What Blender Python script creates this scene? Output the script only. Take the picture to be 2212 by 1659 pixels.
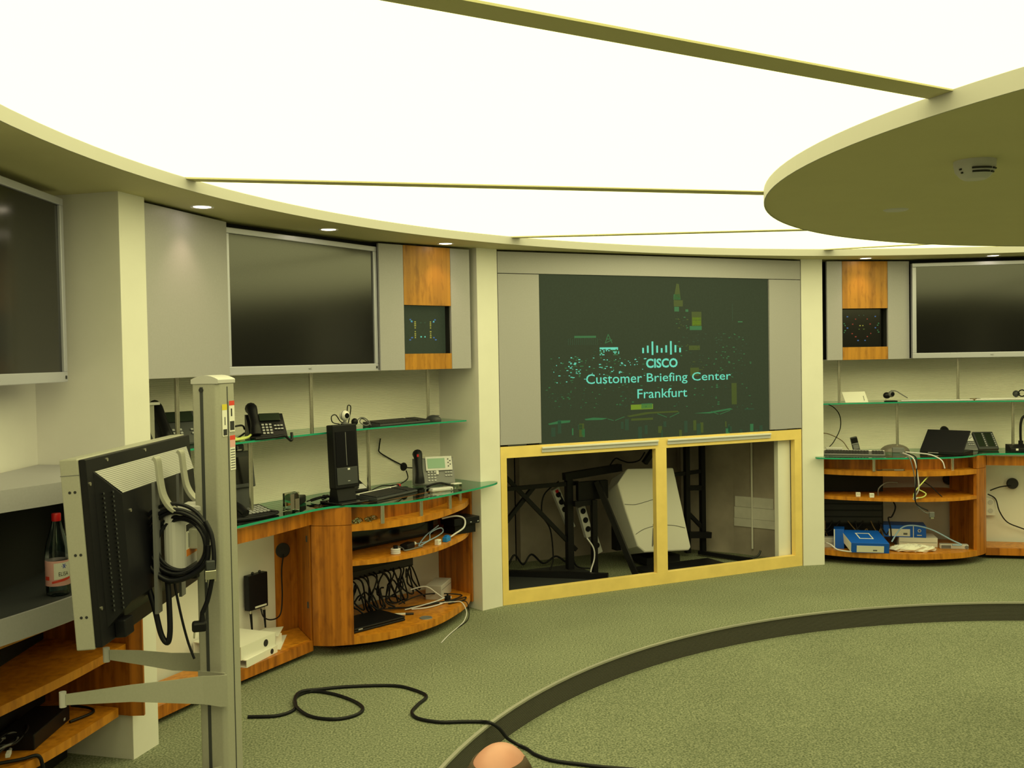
import bpy, math, random
import numpy as np
from mathutils import Matrix, Vector, Euler

for o in list(bpy.data.objects):
    bpy.data.objects.remove(o)
SC = bpy.context.scene
COL = SC.collection
RNG = random.Random(7)

# ------------------------------------------------------------------ camera
cam_d = bpy.data.cameras.new('camera')
cam = bpy.data.objects.new('camera', cam_d)
COL.objects.link(cam)
FPX, PITCH, ROLL, EYE = 2150.0, 0.02729, -0.0173, 1.68
cam_d.sensor_fit = 'HORIZONTAL'
cam_d.sensor_width = 36.0
cam_d.lens = FPX / 2212 * 36.0
cam_d.clip_start = 0.05
_f = Vector((0, math.cos(PITCH), -math.sin(PITCH)))
_u = Vector((0, math.sin(PITCH), math.cos(PITCH)))
_r = Vector((1, 0, 0))
_r2 = math.cos(ROLL) * _r + math.sin(ROLL) * _u
_u2 = -math.sin(ROLL) * _r + math.cos(ROLL) * _u
cam.matrix_world = Matrix(((_r2.x, _u2.x, -_f.x, 0), (_r2.y, _u2.y, -_f.y, 0), (_r2.z, _u2.z, -_f.z, EYE), (0, 0, 0, 1)))
SC.camera = cam

# ------------------------------------------------------------------ world and exposure
wd = bpy.data.worlds.new('world')
SC.world = wd
wd.use_nodes = True
wd.node_tree.nodes['Background'].inputs[0].default_value = (0, 0, 0, 1)
wd.node_tree.nodes['Background'].inputs[1].default_value = 0
SC.view_settings.view_transform = 'Standard'
SC.view_settings.look = 'None'
SC.view_settings.exposure = 0.0
SC.view_settings.gamma = 1.0
SC.view_settings.use_curve_mapping = False
CEILING_GLOW = 2.4                    # the luminous ceiling, the room's main light
CEILING_TINT = (1.0, 0.965, 0.40)
DOWNLIGHT_W = 3.2

# ------------------------------------------------------------------ room layout (all bays stand on one circle)
CX, CY = 3.07, 3.0
RP = 4.845                            # pillar faces
RING, DISC, STEP = 4.56, 2.23, 3.54
H = 2.4
LOW = -0.12
HW = 0.0885
BW = 2.5987
ANG = [198.1, 164.9, 131.7, 98.5, 65.3] + [65.3 - 227.2 / 7 * i for i in range(1, 7)]

def pang(k):
    return math.radians(131.7 - 33.2 * k)

def bay_frame(k):
    a0, a1 = pang(k - 1), pang(k)
    def edge(a, s):
        return Vector((CX + RP * math.cos(a) + math.sin(a) * HW * s, CY + RP * math.sin(a) - math.cos(a) * HW * s))
    A, B = edge(a0, 1), edge(a1, -1)
    u = (B - A).normalized()
    return A, u, Vector((-u.y, u.x))

BAYS = {k: bay_frame(k) for k in (-1, 0, 1, 2)}

def bl(k, u, v, z=0.0):
    A, uu, vv = BAYS[k]
    p = A + uu * u + vv * v
    return Vector((p.x, p.y, z))

def bang(k):
    return math.atan2(BAYS[k][1].y, BAYS[k][1].x)

# ------------------------------------------------------------------ materials
def lin(r, g, b):
    def c(x):
        x /= 255.0
        return x / 12.92 if x <= 0.04045 else ((x + 0.055) / 1.055) ** 2.4
    return (c(r), c(g), c(b), 1.0)

MAT = {}

BLUE = 1.45                           # the paints are whiter than the yellow light makes them look

def wb(c):
    return (c[0], c[1], min(c[2] * BLUE, max(c[2], 0.86)), 1.0)

def mat(name, col, rough=0.5, metal=0.0, spec=0.5, noise=0.0, nscale=40.0, bump=0.0, bscale=200.0, emit=None, estr=0.0, coat=0.0):
    m = bpy.data.materials.new(name)
    m.use_nodes = True
    nt = m.node_tree
    b = nt.nodes['Principled BSDF']
    b.inputs['Base Color'].default_value = wb(col)
    b.inputs['Roughness'].default_value = rough
    b.inputs['Metallic'].default_value = metal
    b.inputs['Specular IOR Level'].default_value = spec
    b.inputs['Coat Weight'].default_value = coat
    if emit:
        b.inputs['Emission Color'].default_value = (*emit[:3], 1)
        b.inputs['Emission Strength'].default_value = estr
    if noise or bump:
        tc = nt.nodes.new('ShaderNodeTexCoord')
    if noise:
        n = nt.nodes.new('ShaderNodeTexNoise')
        n.inputs['Scale'].default_value = nscale
        n.inputs['Detail'].default_value = 4
        nt.links.new(tc.outputs['Object'], n.inputs['Vector'])
        r = nt.nodes.new('ShaderNodeValToRGB')
        c = b.inputs['Base Color'].default_value
        r.color_ramp.elements[0].position = 0.3
        r.color_ramp.elements[1].position = 0.7
        r.color_ramp.elements[0].color = [max(0, x * (1 - noise)) for x in c[:3]] + [1]
        r.color_ramp.elements[1].color = [min(1, x * (1 + noise)) for x in c[:3]] + [1]
        nt.links.new(n.outputs['Fac'], r.inputs['Fac'])
        nt.links.new(r.outputs['Color'], b.inputs['Base Color'])
    if bump:
        n2 = nt.nodes.new('ShaderNodeTexNoise')
        n2.inputs['Scale'].default_value = bscale
        nt.links.new(tc.outputs['Object'], n2.inputs['Vector'])
        bp = nt.nodes.new('ShaderNodeBump')
        bp.inputs['Strength'].default_value = bump
        bp.inputs['Distance'].default_value = 0.003
        nt.links.new(n2.outputs['Fac'], bp.inputs['Height'])
        nt.links.new(bp.outputs['Normal'], b.inputs['Normal'])
    MAT[name] = m
    return m

mat('paint_cream', (0.85, 0.825, 0.60), 0.6, noise=0.02, nscale=6)
mat('paint_soffit_dimmed', (0.50, 0.48, 0.345), 0.6)  # soffit paint again, colour toned down where the ceiling glow overlights the edges
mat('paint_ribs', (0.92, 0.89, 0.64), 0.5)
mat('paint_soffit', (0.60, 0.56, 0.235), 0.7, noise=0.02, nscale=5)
mat('panel_grey', (0.415, 0.40, 0.335), 0.42, noise=0.03, nscale=120)
mat('paint_dark', (0.11, 0.105, 0.08), 0.7)
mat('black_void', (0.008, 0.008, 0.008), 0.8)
mat('silver', (0.55, 0.55, 0.50), 0.35, metal=0.35)
mat('steel', (0.66, 0.63, 0.40), 0.25, metal=0.9)
mat('alu_grey', (0.45, 0.44, 0.29), 0.42, metal=0.25, noise=0.03, nscale=150)
mat('alu_light', (0.60, 0.585, 0.45), 0.4, metal=0.15)
mat('screen_black', (0.003, 0.003, 0.003), 0.15, spec=0.75)
mat('black_plastic', (0.007, 0.007, 0.008), 0.42, spec=0.25)
mat('black_gloss', (0.006, 0.006, 0.007), 0.12)
mat('dark_grey', (0.045, 0.048, 0.042), 0.45)
mat('mid_grey', (0.16, 0.16, 0.13), 0.45)
mat('key_black', (0.02, 0.02, 0.02), 0.5)
mat('key_pale', (0.42, 0.42, 0.34), 0.5)
mat('white_plastic', (0.82, 0.80, 0.66), 0.4)
mat('pale_grey', (0.60, 0.59, 0.46), 0.45, noise=0.02)
mat('paper_white', (0.86, 0.84, 0.70), 0.7)
mat('maple', (0.95, 0.70, 0.175), 0.45, noise=0.06, nscale=8)
mat('cable_black', (0.005, 0.005, 0.008), 0.45, spec=0.3)
mat('cable_white', (0.72, 0.70, 0.58), 0.45)
mat('cable_blue', (0.30, 0.45, 0.52), 0.45)
mat('cable_lime', (0.66, 0.74, 0.16), 0.45)
mat('cable_brown', (0.16, 0.10, 0.03), 0.5)
mat('blue_box', (0.004, 0.11, 0.50), 0.45)
mat('blue_plug', (0.01, 0.22, 0.55), 0.35)
mat('red_plastic', (0.55, 0.012, 0.012), 0.35)
mat('red_print', (0.75, 0.06, 0.03), 0.5)
mat('orange_print', (0.85, 0.25, 0.02), 0.5)
mat('yellow_print', (0.75, 0.62, 0.04), 0.5)
mat('ink', (0.02, 0.02, 0.02), 0.6)
mat('ink_blue', (0.03, 0.06, 0.40), 0.5)
mat('pink_label', (0.80, 0.42, 0.32), 0.5)
mat('lcd_green', (0.20, 0.36, 0.20), 0.25)
mat('lcd_dark', (0.02, 0.03, 0.015), 0.2)
mat('plaster', (0.42, 0.36, 0.24), 0.85, noise=0.25, nscale=3.0, bump=0.2, bscale=30)
mat('plaster_light', (0.62, 0.58, 0.40), 0.85, noise=0.15, nscale=4.0)
mat('insulation', (0.72, 0.69, 0.50), 0.9, noise=0.08, nscale=10.0, bump=0.3, bscale=20)
mat('smoke_plastic', (0.16, 0.14, 0.09), 0.2)
mat('skin', (0.62, 0.29, 0.17), 0.45, noise=0.08, nscale=12)
mat('hair', (0.05, 0.025, 0.008), 0.7, bump=0.4, bscale=300)
mat('shirt', (0.10, 0.13, 0.22), 0.8)
mat('trousers', (0.03, 0.035, 0.05), 0.85)
mat('metal_riser', (0.075, 0.070, 0.045), 0.6, noise=0.25, nscale=400)
mat('screen_night', (0.010, 0.014, 0.010), 0.5, spec=0.15, emit=lin(52, 60, 40), estr=0.75, noise=0.2, nscale=60)
def emis(name, rgb, s):
    mat(name, (0.01, 0.01, 0.01), 0.5, emit=lin(*rgb), estr=s)
emis('glow_teal', (98, 214, 180), 0.95)
emis('glow_green', (38, 110, 62), 0.8)
emis('glow_dim', (30, 72, 48), 0.6)
emis('glow_lime', (110, 140, 26), 0.9)
emis('glow_olive', (66, 84, 26), 0.7)
emis('glow_red', (150, 40, 30), 0.7)
emis('glow_blue', (60, 110, 170), 0.7)
emis('glow_yellow', (170, 165, 60), 0.7)
emis('lamp_warm', (255, 238, 205), 9.0)

def carpet():
    m = mat('carpet', (0.105, 0.135, 0.072), 0.95, spec=0.1)
    nt = m.node_tree
    b = nt.nodes['Principled BSDF']
    tc = nt.nodes.new('ShaderNodeTexCoord')
    def noise(sc, d):
        n = nt.nodes.new('ShaderNodeTexNoise')
        n.inputs['Scale'].default_value = sc
        n.inputs['Detail'].default_value = d
        nt.links.new(tc.outputs['Object'], n.inputs['Vector'])
        return n
    n1 = noise(110, 3)
    n2 = noise(1.4, 3)
    r = nt.nodes.new('ShaderNodeValToRGB')
    e = r.color_ramp.elements
    e[0].position, e[0].color = 0.28, wb((0.10, 0.115, 0.052))
    e[1].position, e[1].color = 0.74, wb((0.50, 0.50, 0.27))
    k = r.color_ramp.elements.new(0.5)
    k.color = wb((0.255, 0.285, 0.145))
    nt.links.new(n1.outputs['Fac'], r.inputs['Fac'])
    mx = nt.nodes.new('ShaderNodeMixRGB')
    mx.blend_type = 'MULTIPLY'
    mx.inputs['Fac'].default_value = 0.35
    nt.links.new(r.outputs['Color'], mx.inputs['Color1'])
    nt.links.new(n2.outputs['Fac'], mx.inputs['Color2'])
    nt.links.new(mx.outputs['Color'], b.inputs['Base Color'])
    bp = nt.nodes.new('ShaderNodeBump')
    bp.inputs['Strength'].default_value = 0.6
    bp.inputs['Distance'].default_value = 0.004
    nt.links.new(n1.outputs['Fac'], bp.inputs['Height'])
    nt.links.new(bp.outputs['Normal'], b.inputs['Normal'])
carpet()

def bamboo(name, dark, light, rough=0.38):
    m = mat(name, light, rough)
    nt = m.node_tree
    b = nt.nodes['Principled BSDF']
    tc = nt.nodes.new('ShaderNodeTexCoord')
    mp = nt.nodes.new('ShaderNodeMapping')
    mp.inputs['Scale'].default_value = (26, 26, 0.6)
    nt.links.new(tc.outputs['Object'], mp.inputs['Vector'])
    n = nt.nodes.new('ShaderNodeTexNoise')
    n.inputs['Scale'].default_value = 1.0
    n.inputs['Detail'].default_value = 2
    nt.links.new(mp.outputs['Vector'], n.inputs['Vector'])
    mp2 = nt.nodes.new('ShaderNodeMapping')
    mp2.inputs['Scale'].default_value = (30, 30, 9)
    nt.links.new(tc.outputs['Object'], mp2.inputs['Vector'])
    n2 = nt.nodes.new('ShaderNodeTexNoise')
    n2.inputs['Scale'].default_value = 1.0
    n2.inputs['Detail'].default_value = 6
    nt.links.new(mp2.outputs['Vector'], n2.inputs['Vector'])
    r = nt.nodes.new('ShaderNodeValToRGB')
    r.color_ramp.elements[0].position, r.color_ramp.elements[0].color = 0.38, wb(dark)
    r.color_ramp.elements[1].position, r.color_ramp.elements[1].color = 0.62, wb(light)
    nt.links.new(n.outputs['Fac'], r.inputs['Fac'])
    r2 = nt.nodes.new('ShaderNodeValToRGB')
    r2.color_ramp.elements[0].position, r2.color_ramp.elements[0].color = 0.30, (0.62, 0.55, 0.45, 1)
    r2.color_ramp.elements[1].position, r2.color_ramp.elements[1].color = 0.48, (1, 1, 1, 1)
    nt.links.new(n2.outputs['Fac'], r2.inputs['Fac'])
    mx = nt.nodes.new('ShaderNodeMixRGB')
    mx.blend_type = 'MULTIPLY'
    mx.inputs['Fac'].default_value = 0.8
    nt.links.new(r.outputs['Color'], mx.inputs['Color1'])
    nt.links.new(r2.outputs['Color'], mx.inputs['Color2'])
    nt.links.new(mx.outputs['Color'], b.inputs['Base Color'])
bamboo('bamboo', (0.34, 0.105, 0.007), (0.58, 0.195, 0.012))
bamboo('bamboo_pale', (0.42, 0.175, 0.012), (0.56, 0.245, 0.018))
bamboo('shelf_wood', (0.54, 0.195, 0.010), (0.68, 0.265, 0.014))

def rubber_ribs():
    m = MAT['metal_riser']
    nt = m.node_tree
    b = nt.nodes['Principled BSDF']
    tc = nt.nodes.new('ShaderNodeTexCoord')
    w = nt.nodes.new('ShaderNodeTexWave')
    w.bands_direction = 'Z'
    w.inputs['Scale'].default_value = 40
    nt.links.new(tc.outputs['Object'], w.inputs['Vector'])
    bp = nt.nodes.new('ShaderNodeBump')
    bp.inputs['Strength'].default_value = 0.5
    bp.inputs['Distance'].default_value = 0.004
    nt.links.new(w.outputs['Fac'], bp.inputs['Height'])
    nt.links.new(bp.outputs['Normal'], b.inputs['Normal'])
rubber_ribs()

def mesh_grille():
    m = mat('grille', (0.42, 0.41, 0.31), 0.45, metal=0.2)
    nt = m.node_tree
    b = nt.nodes['Principled BSDF']
    tc = nt.nodes.new('ShaderNodeTexCoord')
    w = []
    for ax, sc in (('Y', 48), ('Z', 60)):
        n = nt.nodes.new('ShaderNodeTexWave')
        n.bands_direction = ax
        n.inputs['Scale'].default_value = sc
        nt.links.new(tc.outputs['Object'], n.inputs['Vector'])
        w.append(n)
    mu = nt.nodes.new('ShaderNodeMath')
    mu.operation = 'MULTIPLY'
    nt.links.new(w[0].outputs['Fac'], mu.inputs[0])
    nt.links.new(w[1].outputs['Fac'], mu.inputs[1])
    r = nt.nodes.new('ShaderNodeValToRGB')
    r.color_ramp.elements[0].position, r.color_ramp.elements[0].color = 0.30, wb((0.50, 0.49, 0.37))
    r.color_ramp.elements[1].position, r.color_ramp.elements[1].color = 0.42, (0.03, 0.03, 0.03, 1)
    nt.links.new(mu.outputs[0], r.inputs['Fac'])
    nt.links.new(r.outputs['Color'], b.inputs['Base Color'])
mesh_grille()

def glassmat(name, tint, gl=0.12, fac=None):
    m = bpy.data.materials.new(name)
    m.use_nodes = True
    nt = m.node_tree
    for n in list(nt.nodes):
        nt.nodes.remove(n)
    out = nt.nodes.new('ShaderNodeOutputMaterial')
    tr = nt.nodes.new('ShaderNodeBsdfTransparent')
    tr.inputs[0].default_value = (*tint, 1)
    go = nt.nodes.new('ShaderNodeBsdfGlossy')
    go.inputs['Roughness'].default_value = 0.03
    go.inputs['Color'].default_value = (0.9, 1.0, 0.95, 1)
    fr = nt.nodes.new('ShaderNodeFresnel')
    fr.inputs['IOR'].default_value = 1.45
    mx = nt.nodes.new('ShaderNodeMixShader')
    nt.links.new(fr.outputs[0], mx.inputs[0])
    nt.links.new(tr.outputs[0], mx.inputs[1])
    nt.links.new(go.outputs[0], mx.inputs[2])
    nt.links.new(mx.outputs[0], out.inputs[0])
    MAT[name] = m
glassmat('glass', (0.965, 0.985, 0.955))
glassmat('clear_plastic', (0.80, 0.80, 0.74))
glassmat('bottle_plastic', (0.62, 0.78, 0.86))
mat('glass_edge', (0.02, 0.36, 0.17), 0.15)

def luminous():
    m = bpy.data.materials.new('luminous_membrane')
    m.use_nodes = True
    nt = m.node_tree
    for n in list(nt.nodes):
        nt.nodes.remove(n)
    out = nt.nodes.new('ShaderNodeOutputMaterial')
    e = nt.nodes.new('ShaderNodeEmission')
    e.inputs[0].default_value = (*CEILING_TINT, 1)
    e.inputs[1].default_value = CEILING_GLOW
    nt.links.new(e.outputs[0], out.inputs[0])
    MAT['luminous'] = m
luminous()

# ------------------------------------------------------------------ mesh helpers
class MB:
    def __init__(s):
        s.v, s.f, s.m = [], [], []
    def add(s, verts, faces, m=0):
        o = len(s.v)
        s.v += [tuple(p) for p in verts]
        for f in faces:
            s.f.append([o + i for i in f])
            s.m.append(m)
        return s
    def box(s, x0, x1, y0, y1, z0, z1, m=0):
        return s.add([(x0, y0, z0), (x1, y0, z0), (x1, y1, z0), (x0, y1, z0), (x0, y0, z1), (x1, y0, z1), (x1, y1, z1), (x0, y1, z1)],
                     [(3, 2, 1, 0), (4, 5, 6, 7), (0, 1, 5, 4), (1, 2, 6, 5), (2, 3, 7, 6), (3, 0, 4, 7)], m)
    def obox(s, c, size, R=None, m=0):
        hx, hy, hz = [a / 2 for a in size]
        pts = [Vector((sx * hx, sy * hy, sz * hz)) for sz in (-1, 1) for sy in (-1, 1) for sx in (-1, 1)]
        if R is not None:
            pts = [R @ p for p in pts]
        c = Vector(c)
        return s.add([c + p for p in pts], [(0, 2, 3, 1), (4, 5, 7, 6), (0, 1, 5, 4), (2, 6, 7, 3), (1, 3, 7, 5), (0, 4, 6, 2)], m)
    def bar(s, p0, p1, w, h, m=0):
        p0, p1 = Vector(p0), Vector(p1)
        d = p1 - p0
        q = d.to_track_quat('X', 'Z').to_matrix()
        return s.obox((p0 + p1) / 2, (d.length, w, h), q, m)
    def prism(s, poly, z0, z1, m=0, ms=None):
        n = len(poly)
        a = sum(poly[i][0] * poly[(i + 1) % n][1] - poly[(i + 1) % n][0] * poly[i][1] for i in range(n))
        if a < 0:
            poly = poly[::-1]
        s.add([(x, y, z0) for x, y in poly] + [(x, y, z1) for x, y in poly], [tuple(range(n))[::-1], tuple(range(n, 2 * n))], m)
        s.add([(x, y, z0) for x, y in poly] + [(x, y, z1) for x, y in poly], [(i, (i + 1) % n, n + (i + 1) % n, n + i) for i in range(n)], m if ms is None else ms)
        return s
    def extr(s, poly, axis, a0, a1, m=0, ms=None):
        """polygon in the plane across the axis, pushed along it; axis 'x': (y,z), axis 'y': (x,z)"""
        o = len(s.v)
        s.prism(poly, a0, a1, m, ms)
        for i in range(o, len(s.v)):
            p, q, a = s.v[i]
            s.v[i] = (a, p, q) if axis == 'x' else (p, a, q)
        if axis == 'y':
            for j in range(len(s.f)):
                if s.f[j][0] >= o:
                    s.f[j] = s.f[j][::-1]
        return s
    def tube(s, pts, r, n=7, m=0, closed=False, rs=None):
        pts = [Vector(p) for p in pts]
        N = len(pts)
        rings = []
        up = None
        for i, p in enumerate(pts):
            if closed:
                t = pts[(i + 1) % N] - pts[i - 1]
            else:
                t = pts[min(i + 1, N - 1)] - pts[max(i - 1, 0)]
            if t.length < 1e-9:
                t = Vector((0, 0, 1))
            t.normalize()
            if up is None:
                up = Vector((0, 0, 1)) if abs(t.z) < 0.9 else Vector((1, 0, 0))
            up = (up - t * up.dot(t))
            if up.length < 1e-6:
                up = Vector((1, 0, 0)) - t * t.x
            up.normalize()
            b = t.cross(up)
            rr = rs[i] if rs else r
            rings.append([p + (up * math.cos(2 * math.pi * k / n) + b * math.sin(2 * math.pi * k / n)) * rr for k in range(n)])
        vs = [q for ring in rings for q in ring]
        fs = []
        for i in range(N if closed else N - 1):
            for k in range(n):
                a, b2 = i * n + k, i * n + (k + 1) % n
                c, d = ((i + 1) % N) * n + (k + 1) % n, ((i + 1) % N) * n + k
                fs.append((a, b2, c, d))
        if not closed:
            fs.append(tuple(range(n))[::-1])
            fs.append(tuple((N - 1) * n + k for k in range(n)))
        return s.add(vs, fs, m)
    def cyl(s, p0, p1, r0, r1=None, n=18, m=0):
        return s.tube([p0, p1], r0, n, m, rs=[r0, r0 if r1 is None else r1])
    def lathe(s, prof, n=24, m=0, c=(0, 0, 0), R=None):
        vs, fs = [], []
        c = Vector(c)
        for r, z in prof:
            for k in range(n):
                p = Vector((r * math.cos(2 * math.pi * k / n), r * math.sin(2 * math.pi * k / n), z))
                vs.append(c + (R @ p if R is not None else p))
        for i in range(len(prof) - 1):
            for k in range(n):
                fs.append((i * n + k, i * n + (k + 1) % n, (i + 1) * n + (k + 1) % n, (i + 1) * n + k))
        if prof[0][0] > 1e-6:
            fs.append(tuple(range(n))[::-1])
        if prof[-1][0] > 1e-6:
            fs.append(tuple((len(prof) - 1) * n + k for k in range(n)))
        return s.add(vs, fs, m)
    def ball(s, c, r, n=16, m=0):
        rx, ry, rz = r if hasattr(r, '__len__') else (r, r, r)
        o = len(s.v)
        prof = [(math.sin(math.pi * i / n), -math.cos(math.pi * i / n)) for i in range(n + 1)]
        prof[0], prof[-1] = (1e-4, -1), (1e-4, 1)
        s.lathe(prof, n + 4, m)
        for i in range(o, len(s.v)):
            x, y, z = s.v[i]
            s.v[i] = (c[0] + x * rx, c[1] + y * ry, c[2] + z * rz)
        return s
    def wall(s, path, t, z0, z1, m=0):
        """curved upright board: path is its room side, t its thickness to the wall side"""
        off = offset(path, t)
        return s.prism(list(path) + off[::-1], z0, z1, m)
    def xform(s, M, start=0):
        for i in range(start, len(s.v)):
            s.v[i] = tuple(M @ Vector(s.v[i]))
        return s
    def build(s, name, mats, parent=None, smooth=0.0, bevel=0.0, loc=None, rz=0.0):
        me = bpy.data.meshes.new(name)
        me.from_pydata(s.v, [], s.f)
        for mm in (mats if isinstance(mats, (list, tuple)) else [mats]):
            me.materials.append(MAT[mm])
        me.polygons.foreach_set('material_index', s.m)
        if smooth:
            me.polygons.foreach_set('use_smooth', [True] * len(me.polygons))
            me.set_sharp_from_angle(angle=smooth)
        me.update()
        o = bpy.data.objects.new(name, me)
        COL.objects.link(o)
        if parent is not None:
            o.parent = parent
        if loc is not None:
            o.location = loc
        o.rotation_euler.z = rz
        if bevel:
            bv = o.modifiers.new('edge', 'BEVEL')
            bv.width = bevel
            bv.segments = 2
            bv.limit_method = 'ANGLE'
            bv.angle_limit = 0.7
        return o

def offset(path, t):
    out = []
    n = len(path)
    for i in range(n):
        a, b = path[max(i - 1, 0)], path[min(i + 1, n - 1)]
        dx, dy = b[0] - a[0], b[1] - a[1]
        L = math.hypot(dx, dy) or 1
        out.append((path[i][0] - dy / L * t, path[i][1] + dx / L * t))
    return out

def spline(pts, n=8, closed=False):
    P = [np.array(p, float) for p in pts]
    N = len(P)
    out = []
    for i in range(N if closed else N - 1):
        if closed:
            p0, p1, p2, p3 = P[i - 1], P[i], P[(i + 1) % N], P[(i + 2) % N]
        else:
            p0, p1, p2, p3 = P[max(i - 1, 0)], P[i], P[i + 1], P[min(i + 2, N - 1)]
        for k in range(n):
            t = k / n
            out.append(tuple(0.5 * ((2 * p1) + (-p0 + p2) * t + (2 * p0 - 5 * p1 + 4 * p2 - p3) * t * t + (-p0 + 3 * p1 - 3 * p2 + p3) * t ** 3)))
    if not closed:
        out.append(tuple(P[-1]))
    return out

def tag(o, label=None, cat=None, group=None, kind=None):
    if label:
        o['label'] = label
    if cat:
        o['category'] = cat
    if group:
        o['group'] = group
    if kind:
        o['kind'] = kind
    return o

def thing(name, label, cat, loc=(0, 0, 0), rz=0.0, group=None):
    o = bpy.data.objects.new(name, None)
    COL.objects.link(o)
    o.empty_display_size = 0.05
    o.location = loc
    o.rotation_euler.z = rz
    return tag(o, label, cat, group)

def bthing(k, name, label, cat, u=0, v=0, z=0, rot=0.0, group=None):
    return thing(name, label, cat, bl(k, u, v, z), bang(k) + rot, group)

def text_mesh(s, name, mt, parent, width=None, height=None, align='CENTER', M=None, offs=0.0, thin=0.0006):
    cu = bpy.data.curves.new(name, 'FONT')
    cu.body = s
    cu.align_x = align
    cu.offset = offs
    cu.extrude = 0.0
    cu.resolution_u = 3
    t = bpy.data.objects.new(name + '_src', cu)
    COL.objects.link(t)
    bpy.context.view_layer.update()
    me = bpy.data.meshes.new_from_object(t.evaluated_get(bpy.context.evaluated_depsgraph_get()))
    bpy.data.objects.remove(t)
    bpy.data.curves.remove(cu)
    xs = [v.co.x for v in me.vertices]
    ys = [v.co.y for v in me.vertices]
    x0, x1, y0, y1 = min(xs), max(xs), min(ys), max(ys)
    sx = width / (x1 - x0) if width else None
    sy = height / (y1 - y0) if height else None
    sx = sx or sy
    sy = sy or sx
    for v in me.vertices:
        v.co.x = (v.co.x - (x0 + x1) / 2) * sx
        v.co.y = (v.co.y - (y0 + y1) / 2) * sy
    if M is not None:
        me.transform(M)
    me.materials.clear()
    me.materials.append(MAT[mt])
    o = bpy.data.objects.new(name, me)
    COL.objects.link(o)
    o.parent = parent
    return o

STAND = Matrix(((1, 0, 0, 0), (0, 0, -1, 0), (0, 1, 0, 0), (0, 0, 0, 1)))   # flat x,y text to an upright face that looks along -y

def T(x=0, y=0, z=0):
    return Matrix.Translation((x, y, z))

def RX(a):
    return Matrix.Rotation(a, 4, 'X')

def RZ(a):
    return Matrix.Rotation(a, 4, 'Z')

def arc(R, a0, a1, n):
    return [(CX + R * math.cos(a0 + (a1 - a0) * i / n), CY + R * math.sin(a0 + (a1 - a0) * i / n)) for i in range(n + 1)]

# ================================================================== SETTING
NSEG = 160
def ring_mesh(R0, R1, z0, z1, m=0):
    mb = MB()
    for i in range(NSEG):
        a, b = 2 * math.pi * i / NSEG, 2 * math.pi * (i + 1) / NSEG
        q = [(CX + R * math.cos(t), CY + R * math.sin(t)) for R in (R0, R1) for t in (a, b)]
        i0, i1, o0, o1 = q
        mb.add([(*i0, z1), (*i1, z1), (*o1, z1), (*o0, z1)], [(0, 3, 2, 1)], m)
        mb.add([(*i0, z0), (*i1, z0), (*o1, z0), (*o0, z0)], [(0, 1, 2, 3)], m)
        mb.add([(*i0, z0), (*i1, z0), (*i1, z1), (*i0, z1)], [(0, 3, 2, 1)], m)
        mb.add([(*o0, z0), (*o1, z0), (*o1, z1), (*o0, z1)], [(0, 1, 2, 3)], m)
    return mb

# floors
mb = MB()
mb.prism(arc(STEP + 0.03, 0, 2 * math.pi * (1 - 1 / NSEG), NSEG - 1), LOW - 0.05, LOW)
tag(mb.build('floor', 'carpet'), 'sunken round floor of grey-green carpet inside the step', kind='structure')
tag(ring_mesh(STEP + 0.004, 6.9, LOW, 0.0).build('floor_platform', 'carpet'), 'raised ring of grey-green carpet around the sunken floor', kind='structure')
tag(ring_mesh(STEP, STEP + 0.004, LOW, -0.006).build('trim_1', 'metal_riser', smooth=0.6), 'dark ribbed riser of the round step', kind='structure')
tag(ring_mesh(STEP - 0.006, STEP + 0.012, -0.007, 0.003).build('trim_2', 'alu_grey', smooth=0.6), 'thin edge strip along the top of the step', kind='structure')

# ceiling: soffit ring, fascia, luminous cone of panels between spokes, hanging disc
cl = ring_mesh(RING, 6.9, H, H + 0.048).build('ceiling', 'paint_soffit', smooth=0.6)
tag(cl, 'cream soffit ring with a fascia around the luminous ceiling', kind='structure')
ZR, ZD = 2.449, 2.252
allang = [math.radians(a) for a in ANG]
for i in range(11):
    a1 = allang[i]
    a0 = allang[(i + 1) % 11]
    if a0 > a1:
        a0 -= 2 * math.pi
    mb = MB()
    NA, NR = 14, 6
    vs, fs = [], []
    for r in range(NR + 1):
        for j in range(NA + 1):
            R = DISC - 0.02 + (RING + 0.015 - DISC + 0.02) * r / NR
            g = 0.0345 / R
            b0 = a0 + g + (0.068 / R if i == 10 else 0.0)
            b1 = a1 - g + (0.068 / R if i == 0 else 0.0)
            a = b0 + (b1 - b0) * j / NA
            zz = ZD + (ZR - ZD) * (R - DISC) / (RING - DISC)
            vs.append((CX + R * math.cos(a), CY + R * math.sin(a), zz))
    for r in range(NR):
        for j in range(NA):
            p = r * (NA + 1) + j
            fs.append((p, p + 1, p + NA + 2, p + NA + 1))
    mb.add(vs, fs)
    mb.build('panel', 'luminous', cl)
    a = a1
    n = Vector((math.cos(a), math.sin(a)))
    t = Vector((-n.y, n.x))
    mb = MB()
    pts = []
    for R, z in ((DISC - 0.03, ZD), (RING + 0.01, ZR)):
        for s in (-1, 1):
            p = Vector((CX, CY)) + n * R + t * (0.037 * s + (0.068 if i == 0 else 0.0))
            pts += [(p.x, p.y, z - 0.006), (p.x, p.y, z + 0.03)]
    mb.add(pts, [(0, 4, 6, 2), (1, 3, 7, 5), (0, 1, 5, 4), (2, 6, 7, 3), (0, 2, 3, 1), (4, 5, 7, 6)])
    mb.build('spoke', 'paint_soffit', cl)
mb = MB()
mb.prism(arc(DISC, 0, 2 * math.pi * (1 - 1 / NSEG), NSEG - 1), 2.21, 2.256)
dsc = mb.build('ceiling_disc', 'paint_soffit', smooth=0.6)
tag(dsc, 'large cream disc hanging at the hub of the luminous ceiling', kind='structure')

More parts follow.
